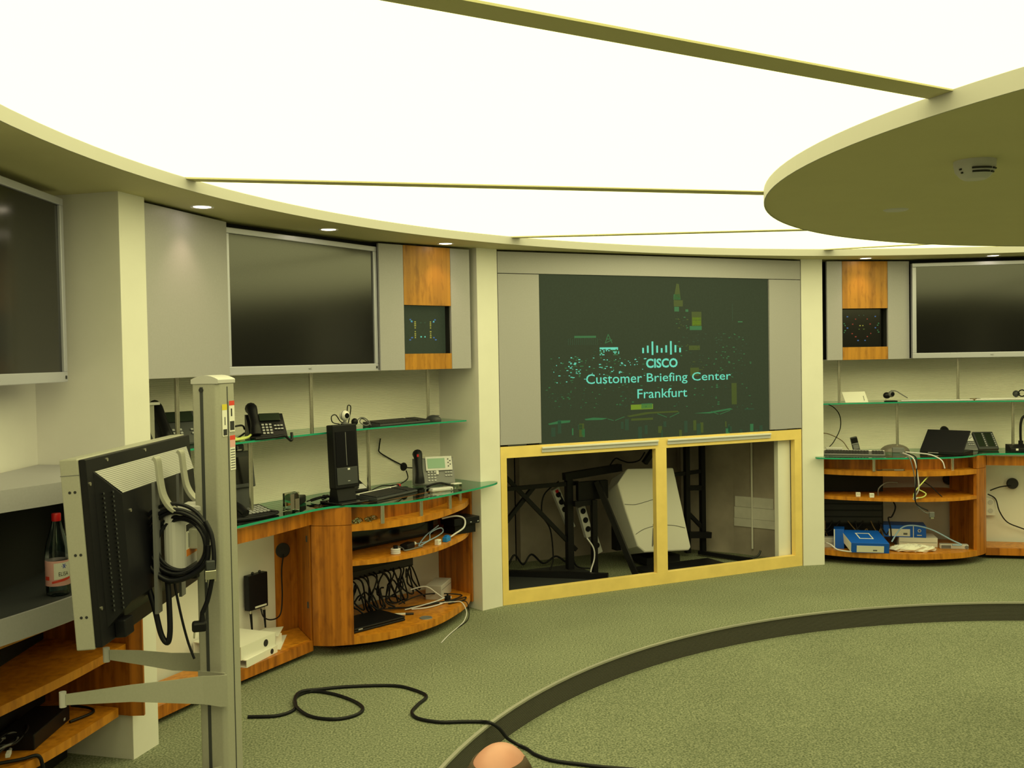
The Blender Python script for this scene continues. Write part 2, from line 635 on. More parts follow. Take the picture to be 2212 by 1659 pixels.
tag(ring_mesh(RING - 0.004, RING, H - 0.002, H + 0.046).build('trim_3', 'paint_soffit_dimmed', smooth=0.6), 'fascia band in toned-down soffit paint around the luminous ceiling', kind='structure')  # added sheet over the ring's edge, its colour dimmed against the ceiling glow
tag(ring_mesh(DISC, DISC + 0.004, 2.208, 2.252).build('trim_4', 'paint_soffit_dimmed', smooth=0.6), 'edge band of the hanging disc in toned-down soffit paint', kind='structure')  # same dimmed colour laid over the disc's brightly lit edge
# pillars
for i, a in enumerate(allang):
    n = Vector((math.cos(a), math.sin(a)))
    t = Vector((n.y, -n.x))
    c = Vector((CX, CY)) + n * RP
    e = Vector((CX, CY)) + n * (RP + 0.62)
    w = HW
    mb = MB()
    mb.prism([tuple(c - t * w), tuple(c + t * w), tuple(e + t * w), tuple(e - t * w)], 0.0, H)
    o = mb.build('pillar', 'paint_cream', bevel=0.002)
    lab = {0: None, 1: 'cream pillar beside the media stand', 2: 'cream pillar between the glass desk and the projection wall',
           3: 'cream pillar between the projection wall and the blue boxes'}.get(i) or 'cream pillar of the round room out of view'
    tag(o, lab, kind='structure')

# back walls of the bays (curved, fine ribs) and a plain wall around the rest of the room
def sag(u, R=4.845):
    x = u - BW / 2
    return math.sqrt(R * R - x * x) - math.sqrt(R * R - (BW / 2) ** 2)

def wall_v(u):
    return 0.45 + sag(u) * 1.05
for k, nm, lab in ((0, 'wall_left', 'cream ribbed wall behind the glass desk with the black terminal'), (2, 'wall_right', 'cream ribbed wall behind the desk with the laptop')):
    path = [(-0.14 + (BW + 0.28) * i / 24, wall_v(-0.14 + (BW + 0.28) * i / 24)) for i in range(25)]
    mb = MB()
    prof = []
    z = 0.80
    while z < 1.66:
        prof += [(z, 0.0), (z + 0.0062, 0.0), (z + 0.0075, 0.0042), (z + 0.0092, 0.0042)]
        z += 0.0105
    vs = [(x, y + dv, zz) for zz, dv in prof for x, y in path]
    np_ = len(path)
    fs = [(i * np_ + j, i * np_ + j + 1, (i + 1) * np_ + j + 1, (i + 1) * np_ + j) for i in range(len(prof) - 1) for j in range(np_ - 1)]
    mb.add(vs, fs)
    o = mb.build(nm, 'paint_ribs', loc=bl(k, 0, 0, 0), rz=bang(k))
    tag(o, lab, kind='structure')
    mb = MB()
    mb.wall(path, 0.05, 0.0, 0.80)
    mb.wall([(x, y + 0.006) for x, y in path], 0.05, 0.80, H)
    mb.build('wall_panel', 'paint_cream', o, smooth=0.5)
path = [(-0.14 + (BW + 0.28) * i / 24, 0.43 + 0.25 * sag(-0.14 + (BW + 0.28) * i / 24)) for i in range(25)]
mb = MB()
mb.wall(path, 0.05, 0.0, H)
tag(mb.build('wall_media', 'paint_cream', smooth=0.5, loc=bl(-1, 0, 0, 0), rz=bang(-1)), 'plain cream wall below the screen beside the bottle', kind='structure')
mb = MB()
p = [(x - CX, y - CY) for x, y in arc(5.02, math.radians(66), math.radians(66 - 228), 80)]
off = [(x * 1.02, y * 1.02) for x, y in p]
mb.prism(p + off[::-1], 0.0, H)
tag(mb.build('wall_rear', 'paint_dark', smooth=0.5, loc=(CX, CY, 0)), 'grey curved wall on the far side of the room', kind='structure')

# recess behind the projection wall
mb = MB()
mb.box(-0.15, 0.72, 1.32, 1.40, 0, H)
mb.box(0.72, 3.1, 1.22, 1.30, 0, H)
tag(mb.build('wall_recess', 'plaster', loc=bl(1, 0, 0, 0), rz=bang(1)), 'bare plaster wall deep behind the projection frame', kind='structure')
mb = MB()
mb.prism([(2.44, 0.67), (2.62, 0.30), (3.0, 0.45), (3.0, 1.3), (2.30, 1.3), (2.18, 1.05)], 0.0, H)
o = mb.build('wall_pier', 'plaster', loc=bl(1, 0, 0, 0), rz=bang(1))
tag(o, 'rough plaster pier behind the projection frame', kind='structure')
mb = MB()
d = Vector((0.18, -0.37)).normalized()
nrm = Vector((-0.37, -0.18)).normalized()
for j, (z0, z1, w0, w1, t) in enumerate(((0.40, 0.485, 0.02, 0.36, 0.012), (0.305, 0.398, 0.015, 0.37, 0.016), (0.235, 0.303, 0.01, 0.37, 0.013))):
    a = Vector((2.44, 0.67)) + d * w0
    b = Vector((2.44, 0.67)) + d * w1
    mb.prism([tuple(a), tuple(b), tuple(b + nrm * t), tuple(a + nrm * t)], z0, z1)
mb.build('board', 'insulation', o, bevel=0.004)
mb = MB()
mb.cyl((2.50, 0.50, 0.06), (2.50, 0.50, 1.4), 0.008, m=0)
mb.build('conduit', 'paint_cream', o)
mb = MB()
mb.box(-0.10, -0.02, 0.02, 1.35, 0, H)
mb.box(2.62, 2.70, 0.02, 0.34, 0, H)
tag(mb.build('wall_cheek', 'paint_cream', loc=bl(1, 0, 0, 0), rz=bang(1)), 'cream cheek walls at the sides of the projector recess', kind='structure')

# downlights in the soffit
k = 0
for mid in (181.5, 148.3, 115.1, 81.9):
    for d in (11.7, 0.0, -11.7):
        if mid in (115.1, 181.5):
            continue
        a = math.radians(mid + d)
        c = Vector((CX + 4.78 * math.cos(a), CY + 4.78 * math.sin(a), H))
        lab = {(148.3, 11.7): 'small recessed downlight above the blank grey cabinet panel', (148.3, 0.0): 'small recessed downlight above the flat screen over the black terminal',
               (148.3, -11.7): 'small recessed downlight above the bamboo strip over the silver phone', (81.9, 11.7): 'small recessed downlight above the bamboo strip over the blue cartons',
               (81.9, 0.0): 'small recessed downlight above the flat screen over the laptop'}.get((mid, d))
        if not lab:
            continue
        t = thing('downlight', lab, 'downlight', c, a, 'downlights in the soffit ring')
        mb = MB().lathe([(0.040, -0.001), (0.052, -0.004), (0.055, 0.0), (0.055, 0.003)], 28)
        mb.build('trim_ring', 'white_plastic', t, smooth=0.6)
        mb = MB().lathe([(0.0005, -0.0015), (0.040, -0.0015), (0.040, 0.0)], 28)
        mb.build('lamp', 'lamp_warm', t)
        ld = bpy.data.lights.new('downlight_beam', 'SPOT')
        ld.energy = DOWNLIGHT_W
        ld.color = (1.0, 0.72, 0.42)
        ld.spot_size = math.radians(95)
        ld.spot_blend = 0.8
        ld.shadow_soft_size = 0.03
        lo = bpy.data.objects.new('downlight_beam', ld)
        COL.objects.link(lo)
        lo.parent = t
        lo.location = (0, 0, -0.012)
t = thing('smoke_detector', 'round white smoke detector with black slots on the hanging ceiling disc', 'smoke detector', (CX - 1.753, CY - 0.175, 2.21), 0.6)
mb = MB().lathe([(0.0005, -0.052), (0.030, -0.052), (0.038, -0.047), (0.052, -0.030), (0.056, -0.012), (0.056, 0.0)], 32)
mb.build('housing', 'pale_grey', t, smooth=0.5)
for zz, rr in ((-0.027, 0.0552), (-0.036, 0.0490)):
    mb = MB()
    for a0, a1 in ((3.55, 4.55), (4.7, 5.0), (2.9, 3.0)):
        pts = [(rr * math.cos(a0 + (a1 - a0) * i / 10), rr * math.sin(a0 + (a1 - a0) * i / 10), zz) for i in range(11)]
        mb.tube(pts, 0.0028, 6)
    mb.build('slot', 'ink', t)
t = tag(MB().lathe([(0.0005, -0.004), (0.040, -0.004), (0.046, 0.0)], 32).build('blank_cover', 'pale_grey', smooth=0.4, loc=(CX - 1.61, CY + 0.773, 2.21)),
        'flat round cover plate on the hanging ceiling disc', 'cover plate')

# ================================================================== PROJECTION WALL (bay 1)
K = 1
t = bthing(K, 'projection_panelling', 'grey panels framing the projection screen above the open maple frame', 'panelling')
for nm, u0, u1, z0, z1 in (('panel', 0.004, 2.592, 2.243, 2.388), ('panel', 0.004, 0.312, 1.086, 2.239), ('panel', 2.286, 2.592, 1.084, 2.239)):
    MB().box(u0, u1, 0.0, 0.022, z0, z1).build(nm, 'panel_grey', t, bevel=0.0015)
for u0, u1 in ((0.06, 0.20), (2.33, 2.45)):
    MB().box(u0, u1, 0.004, 0.02, 1.076, 1.085).build('hinge_strip', 'dark_grey', t)
MB().box(0.0, 2.6, 0.06, 0.075, 1.02, 2.395).build('backing', 'black_void', t)

t = bthing(K, 'projection_screen', 'large dark projection screen showing a night skyline and teal lettering', 'screen', 0.315, 0.012, 1.055)
SW, SH = 1.968, 1.186
MB().box(0, SW, 0.0, 0.03, 0, SH).build('screen_sheet', 'screen_night', t)
src = [(330, 165), (1893, 200), (1912, 1245), (345, 1330)]
dst = [(0, SH), (SW, SH), (SW, 0), (0, 0)]
Am, bm_ = [], []
for (x, y), (X, Y) in zip(src, dst):
    Am.append([x, y, 1, 0, 0, 0, -X * x, -X * y]); bm_.append(X)
    Am.append([0, 0, 0, x, y, 1, -Y * x, -Y * y]); bm_.append(Y)
hm = np.append(np.linalg.solve(np.array(Am, float), np.array(bm_, float)), 1).reshape(3, 3)
def scr(x, y):
    q = hm @ np.array([x, y, 1.0])
    return q[0] / q[2], q[1] / q[2]
class SQ:
    def __init__(s):
        s.d = {}
    def rect(s, x0, y0, x1, y1, c):
        cx, cy = (x0 + x1) / 2, (y0 + y1) / 2
        X0, _ = scr(x0, cy); X1, _ = scr(x1, cy)
        _, Y0 = scr(cx, y1); _, Y1 = scr(cx, y0)
        s.d.setdefault(c, MB()).add([(X0, -0.0008, Y0), (X1, -0.0008, Y0), (X1, -0.0008, Y1), (X0, -0.0008, Y1)], [(0, 1, 2, 3)])
    def quad(s, pts, c):
        s.d.setdefault(c, MB()).add([(scr(*p)[0], -0.0008, scr(*p)[1]) for p in pts], [tuple(range(len(pts)))[::-1]])
    def line(s, x0, y0, x1, y1, w, c):
        d = math.hypot(x1 - x0, y1 - y0)
        nx, ny = -(y1 - y0) / d * w / 2, (x1 - x0) / d * w / 2
        s.quad([(x0 + nx, y0 + ny), (x1 + nx, y1 + ny), (x1 - nx, y1 - ny), (x0 - nx, y0 - ny)], c)
sq = SQ()
sq.quad([(1255, 300), (1268, 228), (1285, 232), (1298, 335), (1250, 338)], 'glow_olive')
sq.quad([(1250, 300), (1290, 298), (1298, 336), (1248, 338)], 'glow_green')
sq.rect(1250, 340, 1312, 382, 'glow_olive')
sq.rect(1254, 384, 1286, 416, 'glow_green')
sq.rect(1330, 402, 1350, 418, 'glow_green')
sq.rect(1373, 418, 1440, 512, 'glow_olive')
sq.rect(1378, 455, 1438, 512, 'glow_lime')
sq.rect(1360, 514, 1442, 541, 'glow_green')
sq.line(1650, 365, 1654, 480, 3, 'glow_dim')
sq.rect(1690, 482, 1722, 490, 'glow_green')
for x0, y0, x1, y1 in ((782, 630, 803, 568), (803, 568, 830, 628), (788, 600, 818, 600), (782, 628, 830, 605)):
    sq.line(x0, y0, x1, y1, 5, 'glow_green')
for x in range(530, 740, 14):
    sq.rect(x, 592 + RNG.random() * 12, x + 4, 640, 'glow_dim')
sq.rect(572, 578, 720, 592, 'glow_green')
sq.rect(745, 656, 870, 668, 'glow_teal')
for i in range(5):
    for j in range(16):
        if 3 < j < 11 and i > 1:
            continue
        if RNG.random() < 0.75:
            sq.rect(745 + j * 8.4, 666 + i * 9, 752 + j * 8.4, 673 + i * 9, 'glow_teal' if RNG.random() < 0.5 else 'glow_green')
for rx0, ry0, rx1, ry1, n, cs in ((380, 720, 700, 900, 60, ('glow_green', 'glow_dim', 'glow_teal')), (540, 715, 610, 880, 40, ('glow_green', 'glow_teal')), (740, 715, 1060, 850, 95, ('glow_green', 'glow_teal', 'glow_dim')),
                                 (1260, 450, 1340, 760, 34, ('glow_dim', 'glow_green', 'glow_olive')), (1340, 560, 1460, 860, 30, ('glow_dim', 'glow_olive')), (1460, 560, 1780, 860, 75, ('glow_dim', 'glow_green')),
                                 (360, 900, 1000, 1060, 80, ('glow_dim', 'glow_green')), (1000, 900, 1800, 1070, 60, ('glow_dim', 'glow_green')), (700, 590, 760, 720, 10, ('glow_dim',))):
    for _ in range(n):
        x, y = rx0 + RNG.random() * (rx1 - rx0), ry0 + RNG.random() * (ry1 - ry0)
        sq.rect(x, y, x + 4 + RNG.random() * 11, y + 3 + RNG.random() * 4, RNG.choice(cs))
sq.rect(1355, 645, 1430, 676, 'glow_olive')
sq.rect(1365, 795, 1425, 850, 'glow_olive')
sq.rect(958, 1042, 1110, 1076, 'glow_lime')
sq.rect(1030, 1036, 1106, 1070, 'glow_green')
sq.rect(1650, 900, 1685, 1045, 'glow_olive')
sq.quad([(392, 1170), (470, 1150), (545, 1148), (540, 1162), (400, 1178)], 'glow_green')
sq.quad([(640, 1140), (700, 1130), (800, 1134), (760, 1146), (650, 1148)], 'glow_green')
sq.quad([(930, 1120), (1060, 1095), (1280, 1086), (1290, 1096), (1090, 1106), (950, 1128)], 'glow_olive')
sq.quad([(1390, 1105), (1500, 1095), (1640, 1070), (1660, 1078), (1500, 1106)], 'glow_green')
sq.rect(1740, 1072, 1806, 1082, 'glow_dim')
for x0, y0, x1, y1 in ((800, 1140, 840, 1150), (850, 1150, 915, 1125), (1140, 1105, 1205, 1130), (1225, 1130, 1290, 1100), (1510, 1092, 1560, 1112), (1570, 1112, 1640, 1085)):
    sq.line(x0, y0, x1, y1, 4, 'glow_green')
for _ in range(26):
    x, y = 350 + RNG.random() * 1500, 1140 + RNG.random() * 80
    sq.rect(x, y, x + 8 + RNG.random() * 22, y + 30 + RNG.random() * 70, RNG.choice(('glow_dim', 'glow_dim', 'glow_green', 'glow_olive')))
sq.rect(604, 1170, 638, 1260, 'glow_olive')
sq.rect(960, 1135, 1110, 1150, 'glow_olive')
for c, m_ in sq.d.items():
    tag(m_.build('skyline_lights', c, t), kind='stuff')
lg = SQ()
for x, y0, y1 in ((1041, 660, 696), (1073, 645, 694), (1105, 617, 708), (1137, 645, 693), (1168, 662, 693), (1199, 643, 692), (1231, 615, 706), (1262, 642, 691), (1294, 660, 691)):
    lg.rect(x - 6, y0, x + 6, y1, 'glow_teal')
mlog = lg.d['glow_teal']
for i in range(len(mlog.v)):
    mlog.v[i] = (mlog.v[i][0], -0.0016, mlog.v[i][2])
mlog.build('logo_bars', 'glow_teal', t)
def scr_text(s, x0, yb0, x1, yb1, h0, h1, nm, offs=0.0, desc=0):
    X0, Y0 = scr(x0, yb0); X1, Y1 = scr(x1, yb1)
    _, Yt = scr(x0, yb0 - h0); _, Yt1 = scr(x1, yb1 - h1)
    base = (Y0 + Y1) / 2
    hh = ((Yt - Y0) + (Yt1 - Y1)) / 2
    full = hh * (1 + desc)
    text_mesh(s, nm, 'glow_teal', t, X1 - X0, full, M=T((X0 + X1) / 2, -0.0016, base + hh - full / 2) @ STAND, offs=offs)
scr_text('CISCO', 1062, 796, 1278, 793, 64, 62, 'logo_lettering', 0.03)
def words(line, x0, yb0, x1, yb1, h0, h1):
    cu = bpy.data.curves.new('measure', 'FONT')
    t_ = bpy.data.objects.new('measure', cu)
    COL.objects.link(t_)
    def ext(q):
        cu.body = q
        bpy.context.view_layer.update()
        return max(c[0] for c in t_.bound_box) - min(c[0] for c in t_.bound_box)
    W_, full, acc = line.split(' '), ext(line), ''
    spans = []
    for w in W_:
        acc = (acc + ' ' + w).strip()
        e = ext(acc)
        spans.append(((e - ext(w)) / full, e / full))
    bpy.data.objects.remove(t_)
    for w, (f0, f1) in zip(W_, spans):
        g = lambda f, a_, b_: a_ + (b_ - a_) * f
        scr_text(w, g(f0, x0, x1), g(f0, yb0, yb1), g(f1, x0, x1), g(f1, yb0, yb1), g(f0, h0, h1), g(f1, h0, h1), 'lettering', 0.004, 0.27 if 'g' in w else 0)
words('Customer Briefing Center', 652, 904, 1644, 876, 68, 54)
scr_text('Frankfurt', 1003, 1004, 1344, 990, 66, 60, 'lettering', 0.004)

t = bthing(K, 'screen_ledge', 'slim white metal strips under the projection screen', 'ledge')
for u0, u1 in ((0.312, 1.258), (1.338, 2.284)):
    MB().box(u0, u1, -0.014, 0.0, 1.046, 1.060).build('strip', 'white_plastic', t, bevel=0.003)
    MB().box(u0, u1, -0.004, 0.0, 1.022, 1.046).build('flange', 'pale_grey', t)

t = bthing(K, 'maple_frame', 'open pale maple frame with two bays below the projection screen', 'frame')
FR = (('top_rail', 0.004, 2.592, 0.996, 1.074), ('bottom_rail', 0.004, 2.592, 0.0, 0.088), ('stile', 0.004, 0.049, 0.088, 0.996), ('stile', 2.525, 2.592, 0.088, 0.996), ('stile', 1.240, 1.333, 0.088, 0.996))
for nm, u0, u1, z0, z1 in FR:
    MB().box(u0, u1, 0.004, 0.05, z0, z1).build(nm, 'maple', t, bevel=0.001)
MB().box(2.405, 2.5245, 0.06, 0.105, 0.0, 0.996).build('jamb', 'paint_cream', t)

# projector and its steel truss
t = bthing(K, 'projector', 'big tilted white projector housing inside the maple frame', 'projector', 0, 0, 0)
fp = [(1.165, 0.705), (1.255, 0.812), (1.676, 0.792), (1.758, 0.458), (1.833, 0.150), (1.812, 0.126), (1.40, 0.150), (1.335, 0.205), (1.228, 0.501)]
bp_ = [(1.225, 0.57), (1.29, 0.70), (1.72, 0.69), (1.76, 0.45), (1.83, 0.11), (1.81, 0.085), (1.45, 0.08), (1.37, 0.12), (1.30, 0.31)]
def loft(rings, m=0):
    mb = MB()
    n = len(rings[0])
    vs = [p for r in rings for p in r]
    fs = [tuple(range(n)), tuple(range((len(rings) - 1) * n, len(rings) * n))[::-1]]
    for i in range(len(rings) - 1):
        for j in range(n):
            fs.append((i * n + (j + 1) % n, i * n + j, (i + 1) * n + j, (i + 1) * n + (j + 1) % n))
    return mb.add(vs, fs, m)
loft([[(x, 0.42, z) for x, z in fp], [(x, 0.72, z) for x, z in bp_]]).build('housing', 'white_plastic', t, bevel=0.012)
def on_front(x, z):
    return (x, 0.4185, z)
for a in (((1.225, 0.54), (1.32, 0.53), (1.42, 0.545), (1.50, 0.56)), ((1.32, 0.30), (1.40, 0.335), (1.52, 0.35), (1.66, 0.34), (1.775, 0.31))):
    MB().tube([on_front(*p) for p in spline(a, 6)], 0.0022, 5).build('seam', 'mid_grey', t)
MB().extr([(1.477, 0.335), (1.495, 0.335), (1.491, 0.245), (1.472, 0.19), (1.467, 0.197)], 'y', 0.415, 0.421).build('badge', 'mid_grey', t)
MB().lathe([(0.0003, 0), (0.012, 0), (0.012, 0.005)], 16, R=Matrix.Rotation(math.pi / 2, 3, 'X'), c=(1.49, 0.421, 0.36)).build('lens_cap', 'mid_grey', t)
MB().prism([(1.33, 0.72), (1.76, 0.72), (1.76, 0.80), (1.33, 0.80)], 0.12, 0.64).build('back_shell', 'black_plastic', t)
MB().box(1.47, 1.78, 0.50, 0.74, 0.031, 0.084).build('foot', 'black_plastic', t)
t = bthing(K, 'projector_truss', 'black steel truss of struts and braces carrying the projector', 'truss', 0, 0, 0)
def strut(p0, p1, w=0.035, nm='strut', m='black_plastic'):
    MB().bar(p0, p1, w, w).build(nm, m, t)
strut((0.12, 0.60, 0.70), (0.92, 0.60, 0.705), 0.03)
strut((0.14, 0.61, 0.97), (0.90, 0.61, 0.19), 0.03, 'brace')
strut((0.10, 0.63, 0.22), (0.56, 0.63, 0.70), 0.03, 'brace')
strut((0.80, 0.60, 0.76), (1.30, 0.60, 0.80), 0.055)
strut((0.84, 0.60, 0.05), (0.84, 0.60, 0.74), 0.05, 'post')
strut((1.00, 0.50, 0.02), (1.00, 0.50, 0.58), 0.04, 'post')
strut((0.84, 0.52, 0.56), (1.02, 0.52, 0.56), 0.04)
strut((1.03, 0.50, 0.72), (1.24, 0.30, 0.02), 0.040, 'brace')
strut((2.03, 0.75, 0.03), (2.03, 0.75, 1.4), 0.04, 'post')
strut((2.185, 0.75, 0.03), (2.185, 0.75, 1.4), 0.04, 'post')
strut((1.75, 0.75, 0.68), (2.185, 0.75, 0.70), 0.03)
strut((2.03, 0.75, 0.57), (2.185, 0.75, 0.56), 0.04)
strut((2.03, 0.75, 0.37), (2.185, 0.75, 0.22), 0.03, 'brace')
strut((1.62, 0.75, 0.80), (1.95, 0.75, 1.20), 0.04, 'brace')
strut((2.0, 0.70, 0.19), (2.22, 0.70, 0.17), 0.05)
strut((0.05, 0.20, 0.02), (1.05, 0.20, 0.02), 0.04, 'base_rail')
strut((0.10, 0.15, 0.02), (0.10, 0.95, 0.02), 0.05, 'base_rail')
strut((0.30, 0.85, 0.03), (1.00, 0.30, 0.03), 0.05, 'base_rail')
strut((1.10, 0.16, 0.02), (2.30, 0.16, 0.02), 0.03, 'base_rail')
strut((2.12, 0.72, 0.03), (2.33, 0.30, 0.02), 0.03, 'base_rail')
MB().box(0.06, 1.02, 0.22, 0.90, 0.002, 0.012).build('base_plate', 'dark_grey', t)
MB().box(1.34, 2.05, 0.20, 0.50, 0.002, 0.03).build('base_plate', 'black_plastic', t)
MB().box(0.88, 1.14, 0.52, 0.56, 0.58, 0.72).build('gusset', 'black_plastic', t)
for i, (u0, z0, u1, z1, v, n) in enumerate(((0.78, 0.66, 0.92, 0.34, 0.72, 5), (0.95, 0.52, 1.02, 0.28, 0.62, 3), (1.10, 0.30, 1.16, 0.12, 0.72, 2))):
    t = bthing(K, 'power_strip', ['long grey power strip leaning with a red switch behind the truss', 'short pale power strip hanging beside the truss post', 'small grey power strip low beside the projector'][i], 'power strip', u0, v, z0, 0, 'power strips behind the projector frame')
    d = Vector((u1 - u0, 0, z1 - z0))
    L = d.length
    M = T() @ Matrix(((d.x / L, 0, -d.z / L, 0), (0, 1, 0, 0), (d.z / L, 0, d.x / L, 0), (0, 0, 0, 1)))
    mb = MB().box(0, L, -0.022, 0.022, -0.032, 0.032)
    mb.xform(M).build('body', 'pale_grey', t, bevel=0.004)
    for j in range(n):
        x = L * (j + (0.8 if i == 0 else 0.5)) / (n + 0.4)
        mb = MB().lathe([(0.0005, 0), (0.022, 0), (0.022, 0.004)], 18, R=Matrix.Rotation(math.pi / 2, 3, 'X'), c=(x, -0.0225, 0))
        mb.xform(M).build('socket', 'black_plastic', t)
    if i == 0:
        MB().box(0.012, 0.034, -0.027, -0.02, -0.012, 0.012).xform(M).build('switch', 'red_plastic', t)
def cable(k, name_label, pts, r, m, n=7, cat='cable', group=None, name='cable', z0=None):
    W = [bl(k, *p) for p in spline(pts, n)] if k is not None else [Vector(p) for p in spline(pts, n)]
    o0 = min(W, key=lambda q: q.z)
    mb = MB().tube([q - o0 for q in W], r, 6)
    return tag(mb.build(name, m, smooth=1.2, loc=o0), name_label, cat, group)
cable(K, 'thin black cable looping down behind the power strip', [(0.86, 0.80, 0.70), (0.74, 0.82, 0.60), (0.72, 0.82, 0.45), (0.79, 0.82, 0.32), (0.80, 0.80, 0.10), (0.76, 0.78, 0.02)], 0.006, 'cable_black')
cable(K, 'second black cable hanging beside the power strip', [(0.82, 0.70, 0.60), (0.88, 0.68, 0.45), (0.90, 0.68, 0.25), (0.93, 0.68, 0.06), (1.05, 0.66, 0.02)], 0.007, 'cable_black')
cable(K, 'white cable curving around the truss foot', [(0.92, 0.47, 0.30), (0.97, 0.46, 0.22), (0.975, 0.46, 0.14), (0.94, 0.45, 0.06), (0.93, 0.44, 0.013)], 0.006, 'cable_white')
cable(K, 'black cable tangle heaped at the back of the recess', [(0.15, 0.95, 0.03), (0.22, 0.97, 0.08), (0.30, 0.96, 0.04), (0.40, 0.98, 0.10), (0.47, 0.97, 0.03), (0.55, 0.98, 0.12), (0.62, 0.97, 0.04), (0.70, 0.98, 0.11), (0.80, 0.97, 0.03), (0.90, 0.95, 0.08), (0.98, 0.94, 0.03)], 0.008, 'cable_black')
cable(K, 'black cable loop above the projector housing', [(1.22, 0.62, 0.82), (1.27, 0.62, 0.87), (1.33, 0.62, 0.85), (1.40, 0.63, 0.83), (1.50, 0.64, 0.84), (1.56, 0.65, 0.90)], 0.006, 'cable_black')
cable(K, 'short grey cable end on the recess floor by the pier', [(2.30, 0.46, 0.012), (2.38, 0.40, 0.012), (2.44, 0.36, 0.03), (2.47, 0.36, 0.07)], 0.009, 'dark_grey')

# ================================================================== UPPER CABINETS
def plan_panel(mb, p0, p1, z0, z1, t=0.02):
    d = Vector((p1[0] - p0[0], p1[1] - p0[1])).normalized()
    n = Vector((-d.y, d.x)) * t
    mb.prism([p0, p1, (p1[0] + n.x, p1[1] + n.y), (p0[0] + n.x, p0[1] + n.y)], z0, z1)
    return mb

def lerp(a, b, f):
    return (a[0] + (b[0] - a[0]) * f, a[1] + (b[1] - a[1]) * f)

def upper_cabinet(k, mirror, label, fr, niche_glow):
    t = bthing(k, 'wall_cabinet', label, 'cabinet', 0, 0, 1.61)
    f = (lambda p: (BW - p[0], p[1])) if mirror else (lambda p: p)
    Z = H - 0.014 - 1.61
    A, B, C, D = (0.015, 0.035), ((0.682, 0.240) if not mirror else (0.668, 0.236)), (1.886, 0.246), (2.560, 0.030)
    def pan(a, b, z0, z1, nm, m, bev=0.0012):
        a, b = f(a), f(b)
        if mirror:
            a, b = b, a
        plan_panel(MB(), a, b, z0, z1).build(nm, m, t, bevel=bev)
    pan(A, B, 0.0, Z, 'panel', 'panel_grey')
    g = 0.003
    f0, f1 = fr
    pan(lerp(C, D, 0.006), lerp(C, D, f0 - g), 0.0, Z, 'panel', 'panel_grey')
    pan(lerp(C, D, f1 + g), lerp(C, D, 0.998), 0.0, Z, 'panel', 'panel_grey')
    nz0, nz1 = 0.100, 0.405
    pan(lerp(C, D, f0), lerp(C, D, f1), nz1, Z, 'bamboo_panel', 'bamboo_pale')
    pan(lerp(C, D, f0), lerp(C, D, f1), 0.0, nz0, 'bamboo_panel', 'bamboo_pale')
    # niche: dark box with a small screen set back in it
    a, b = f(lerp(C, D, f0)), f(lerp(C, D, f1))
    if mirror:
        a, b = b, a
    d = Vector((b[0] - a[0], b[1] - a[1]))
    L = d.length
    d.normalize()
    M = T(a[0], a[1], 0) @ Matrix.Rotation(math.atan2(d.y, d.x), 4, 'Z')
    dep = 0.11
    mb = MB().box(0, L, dep, dep + 0.01, nz0, nz1).box(0, 0.004, 0.02, dep, nz0, nz1).box(L - 0.004, L, 0.02, dep, nz0, nz1).box(0, L, 0.02, dep, nz0 - 0.004, nz0).box(0, L, 0.02, dep, nz1, nz1 + 0.004)
    mb.xform(M).build('niche', 'black_void', t)
    MB().box(0.004, L - 0.004, 0.060, 0.070, nz0, nz1).xform(M).build('small_screen', 'screen_night' if not mirror else 'screen_black', t)
    spots = {}
    rr = random.Random(3)
    if niche_glow == 0:
        fam = [('glow_yellow', 0.06, y) for y in (-0.05, -0.038, -0.026, -0.012, 0.012, 0.026, 0.038, 0.05)] + [('glow_blue', 0.085, 0.05), ('glow_blue', 0.096, 0.064), ('glow_teal', 0.086, 0.053), ('glow_dim', 0.016, 0.045), ('glow_teal', 0.015, -0.045), ('glow_blue', 0.085, -0.05), ('glow_blue', 0.10, -0.064)]
    else:
        fam = [('glow_green', 0.14, 0.02), ('glow_green', 0.148, 0.035), ('glow_green', 0.14, -0.02), ('glow_green', 0.148, -0.035), ('glow_red', 0.05, 0.07), ('glow_red', 0.05, -0.07), ('glow_blue', 0.12, 0.0), ('glow_yellow', 0.012, 0.018), ('glow_olive', 0.02, -0.01), ('glow_red', 0.075, 0.03), ('glow_red', 0.08, -0.045), ('glow_blue', 0.12, 0.09), ('glow_dim', 0.02, 0.1), ('glow_blue', 0.03, -0.1)]
    cz = (nz0 + nz1) / 2
    for c, dx, dz in fam:
        for s in (-1, 1):
            w = 0.004 + rr.random() * 0.003
            spots.setdefault(c, MB()).box(L / 2 + s * dx - w, L / 2 + s * dx + w, 0.0592, 0.0600, cz + dz - 0.004, cz + dz + 0.004)
    for c, mm in spots.items():
        tag(mm.xform(M).build('pattern_lights', c, t), kind='stuff')
    # dark carcass behind the fronts and over the screen
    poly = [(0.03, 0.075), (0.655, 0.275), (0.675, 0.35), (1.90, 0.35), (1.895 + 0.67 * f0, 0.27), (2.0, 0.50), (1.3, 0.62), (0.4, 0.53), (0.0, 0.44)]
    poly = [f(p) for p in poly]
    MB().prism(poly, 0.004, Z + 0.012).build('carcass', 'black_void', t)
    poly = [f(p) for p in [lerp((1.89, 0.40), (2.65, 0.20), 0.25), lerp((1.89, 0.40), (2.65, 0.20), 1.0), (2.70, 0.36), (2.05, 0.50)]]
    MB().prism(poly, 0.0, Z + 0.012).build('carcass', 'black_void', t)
    und = [f(p) for p in [(0.02, 0.05), (0.67, 0.25), (1.885, 0.26), (2.555, 0.045), (2.70, 0.45), (1.3, 0.62), (0.0, 0.44)]]
    MB().prism(und, -0.001, 0.004).build('underside', 'panel_grey', t)
    return t
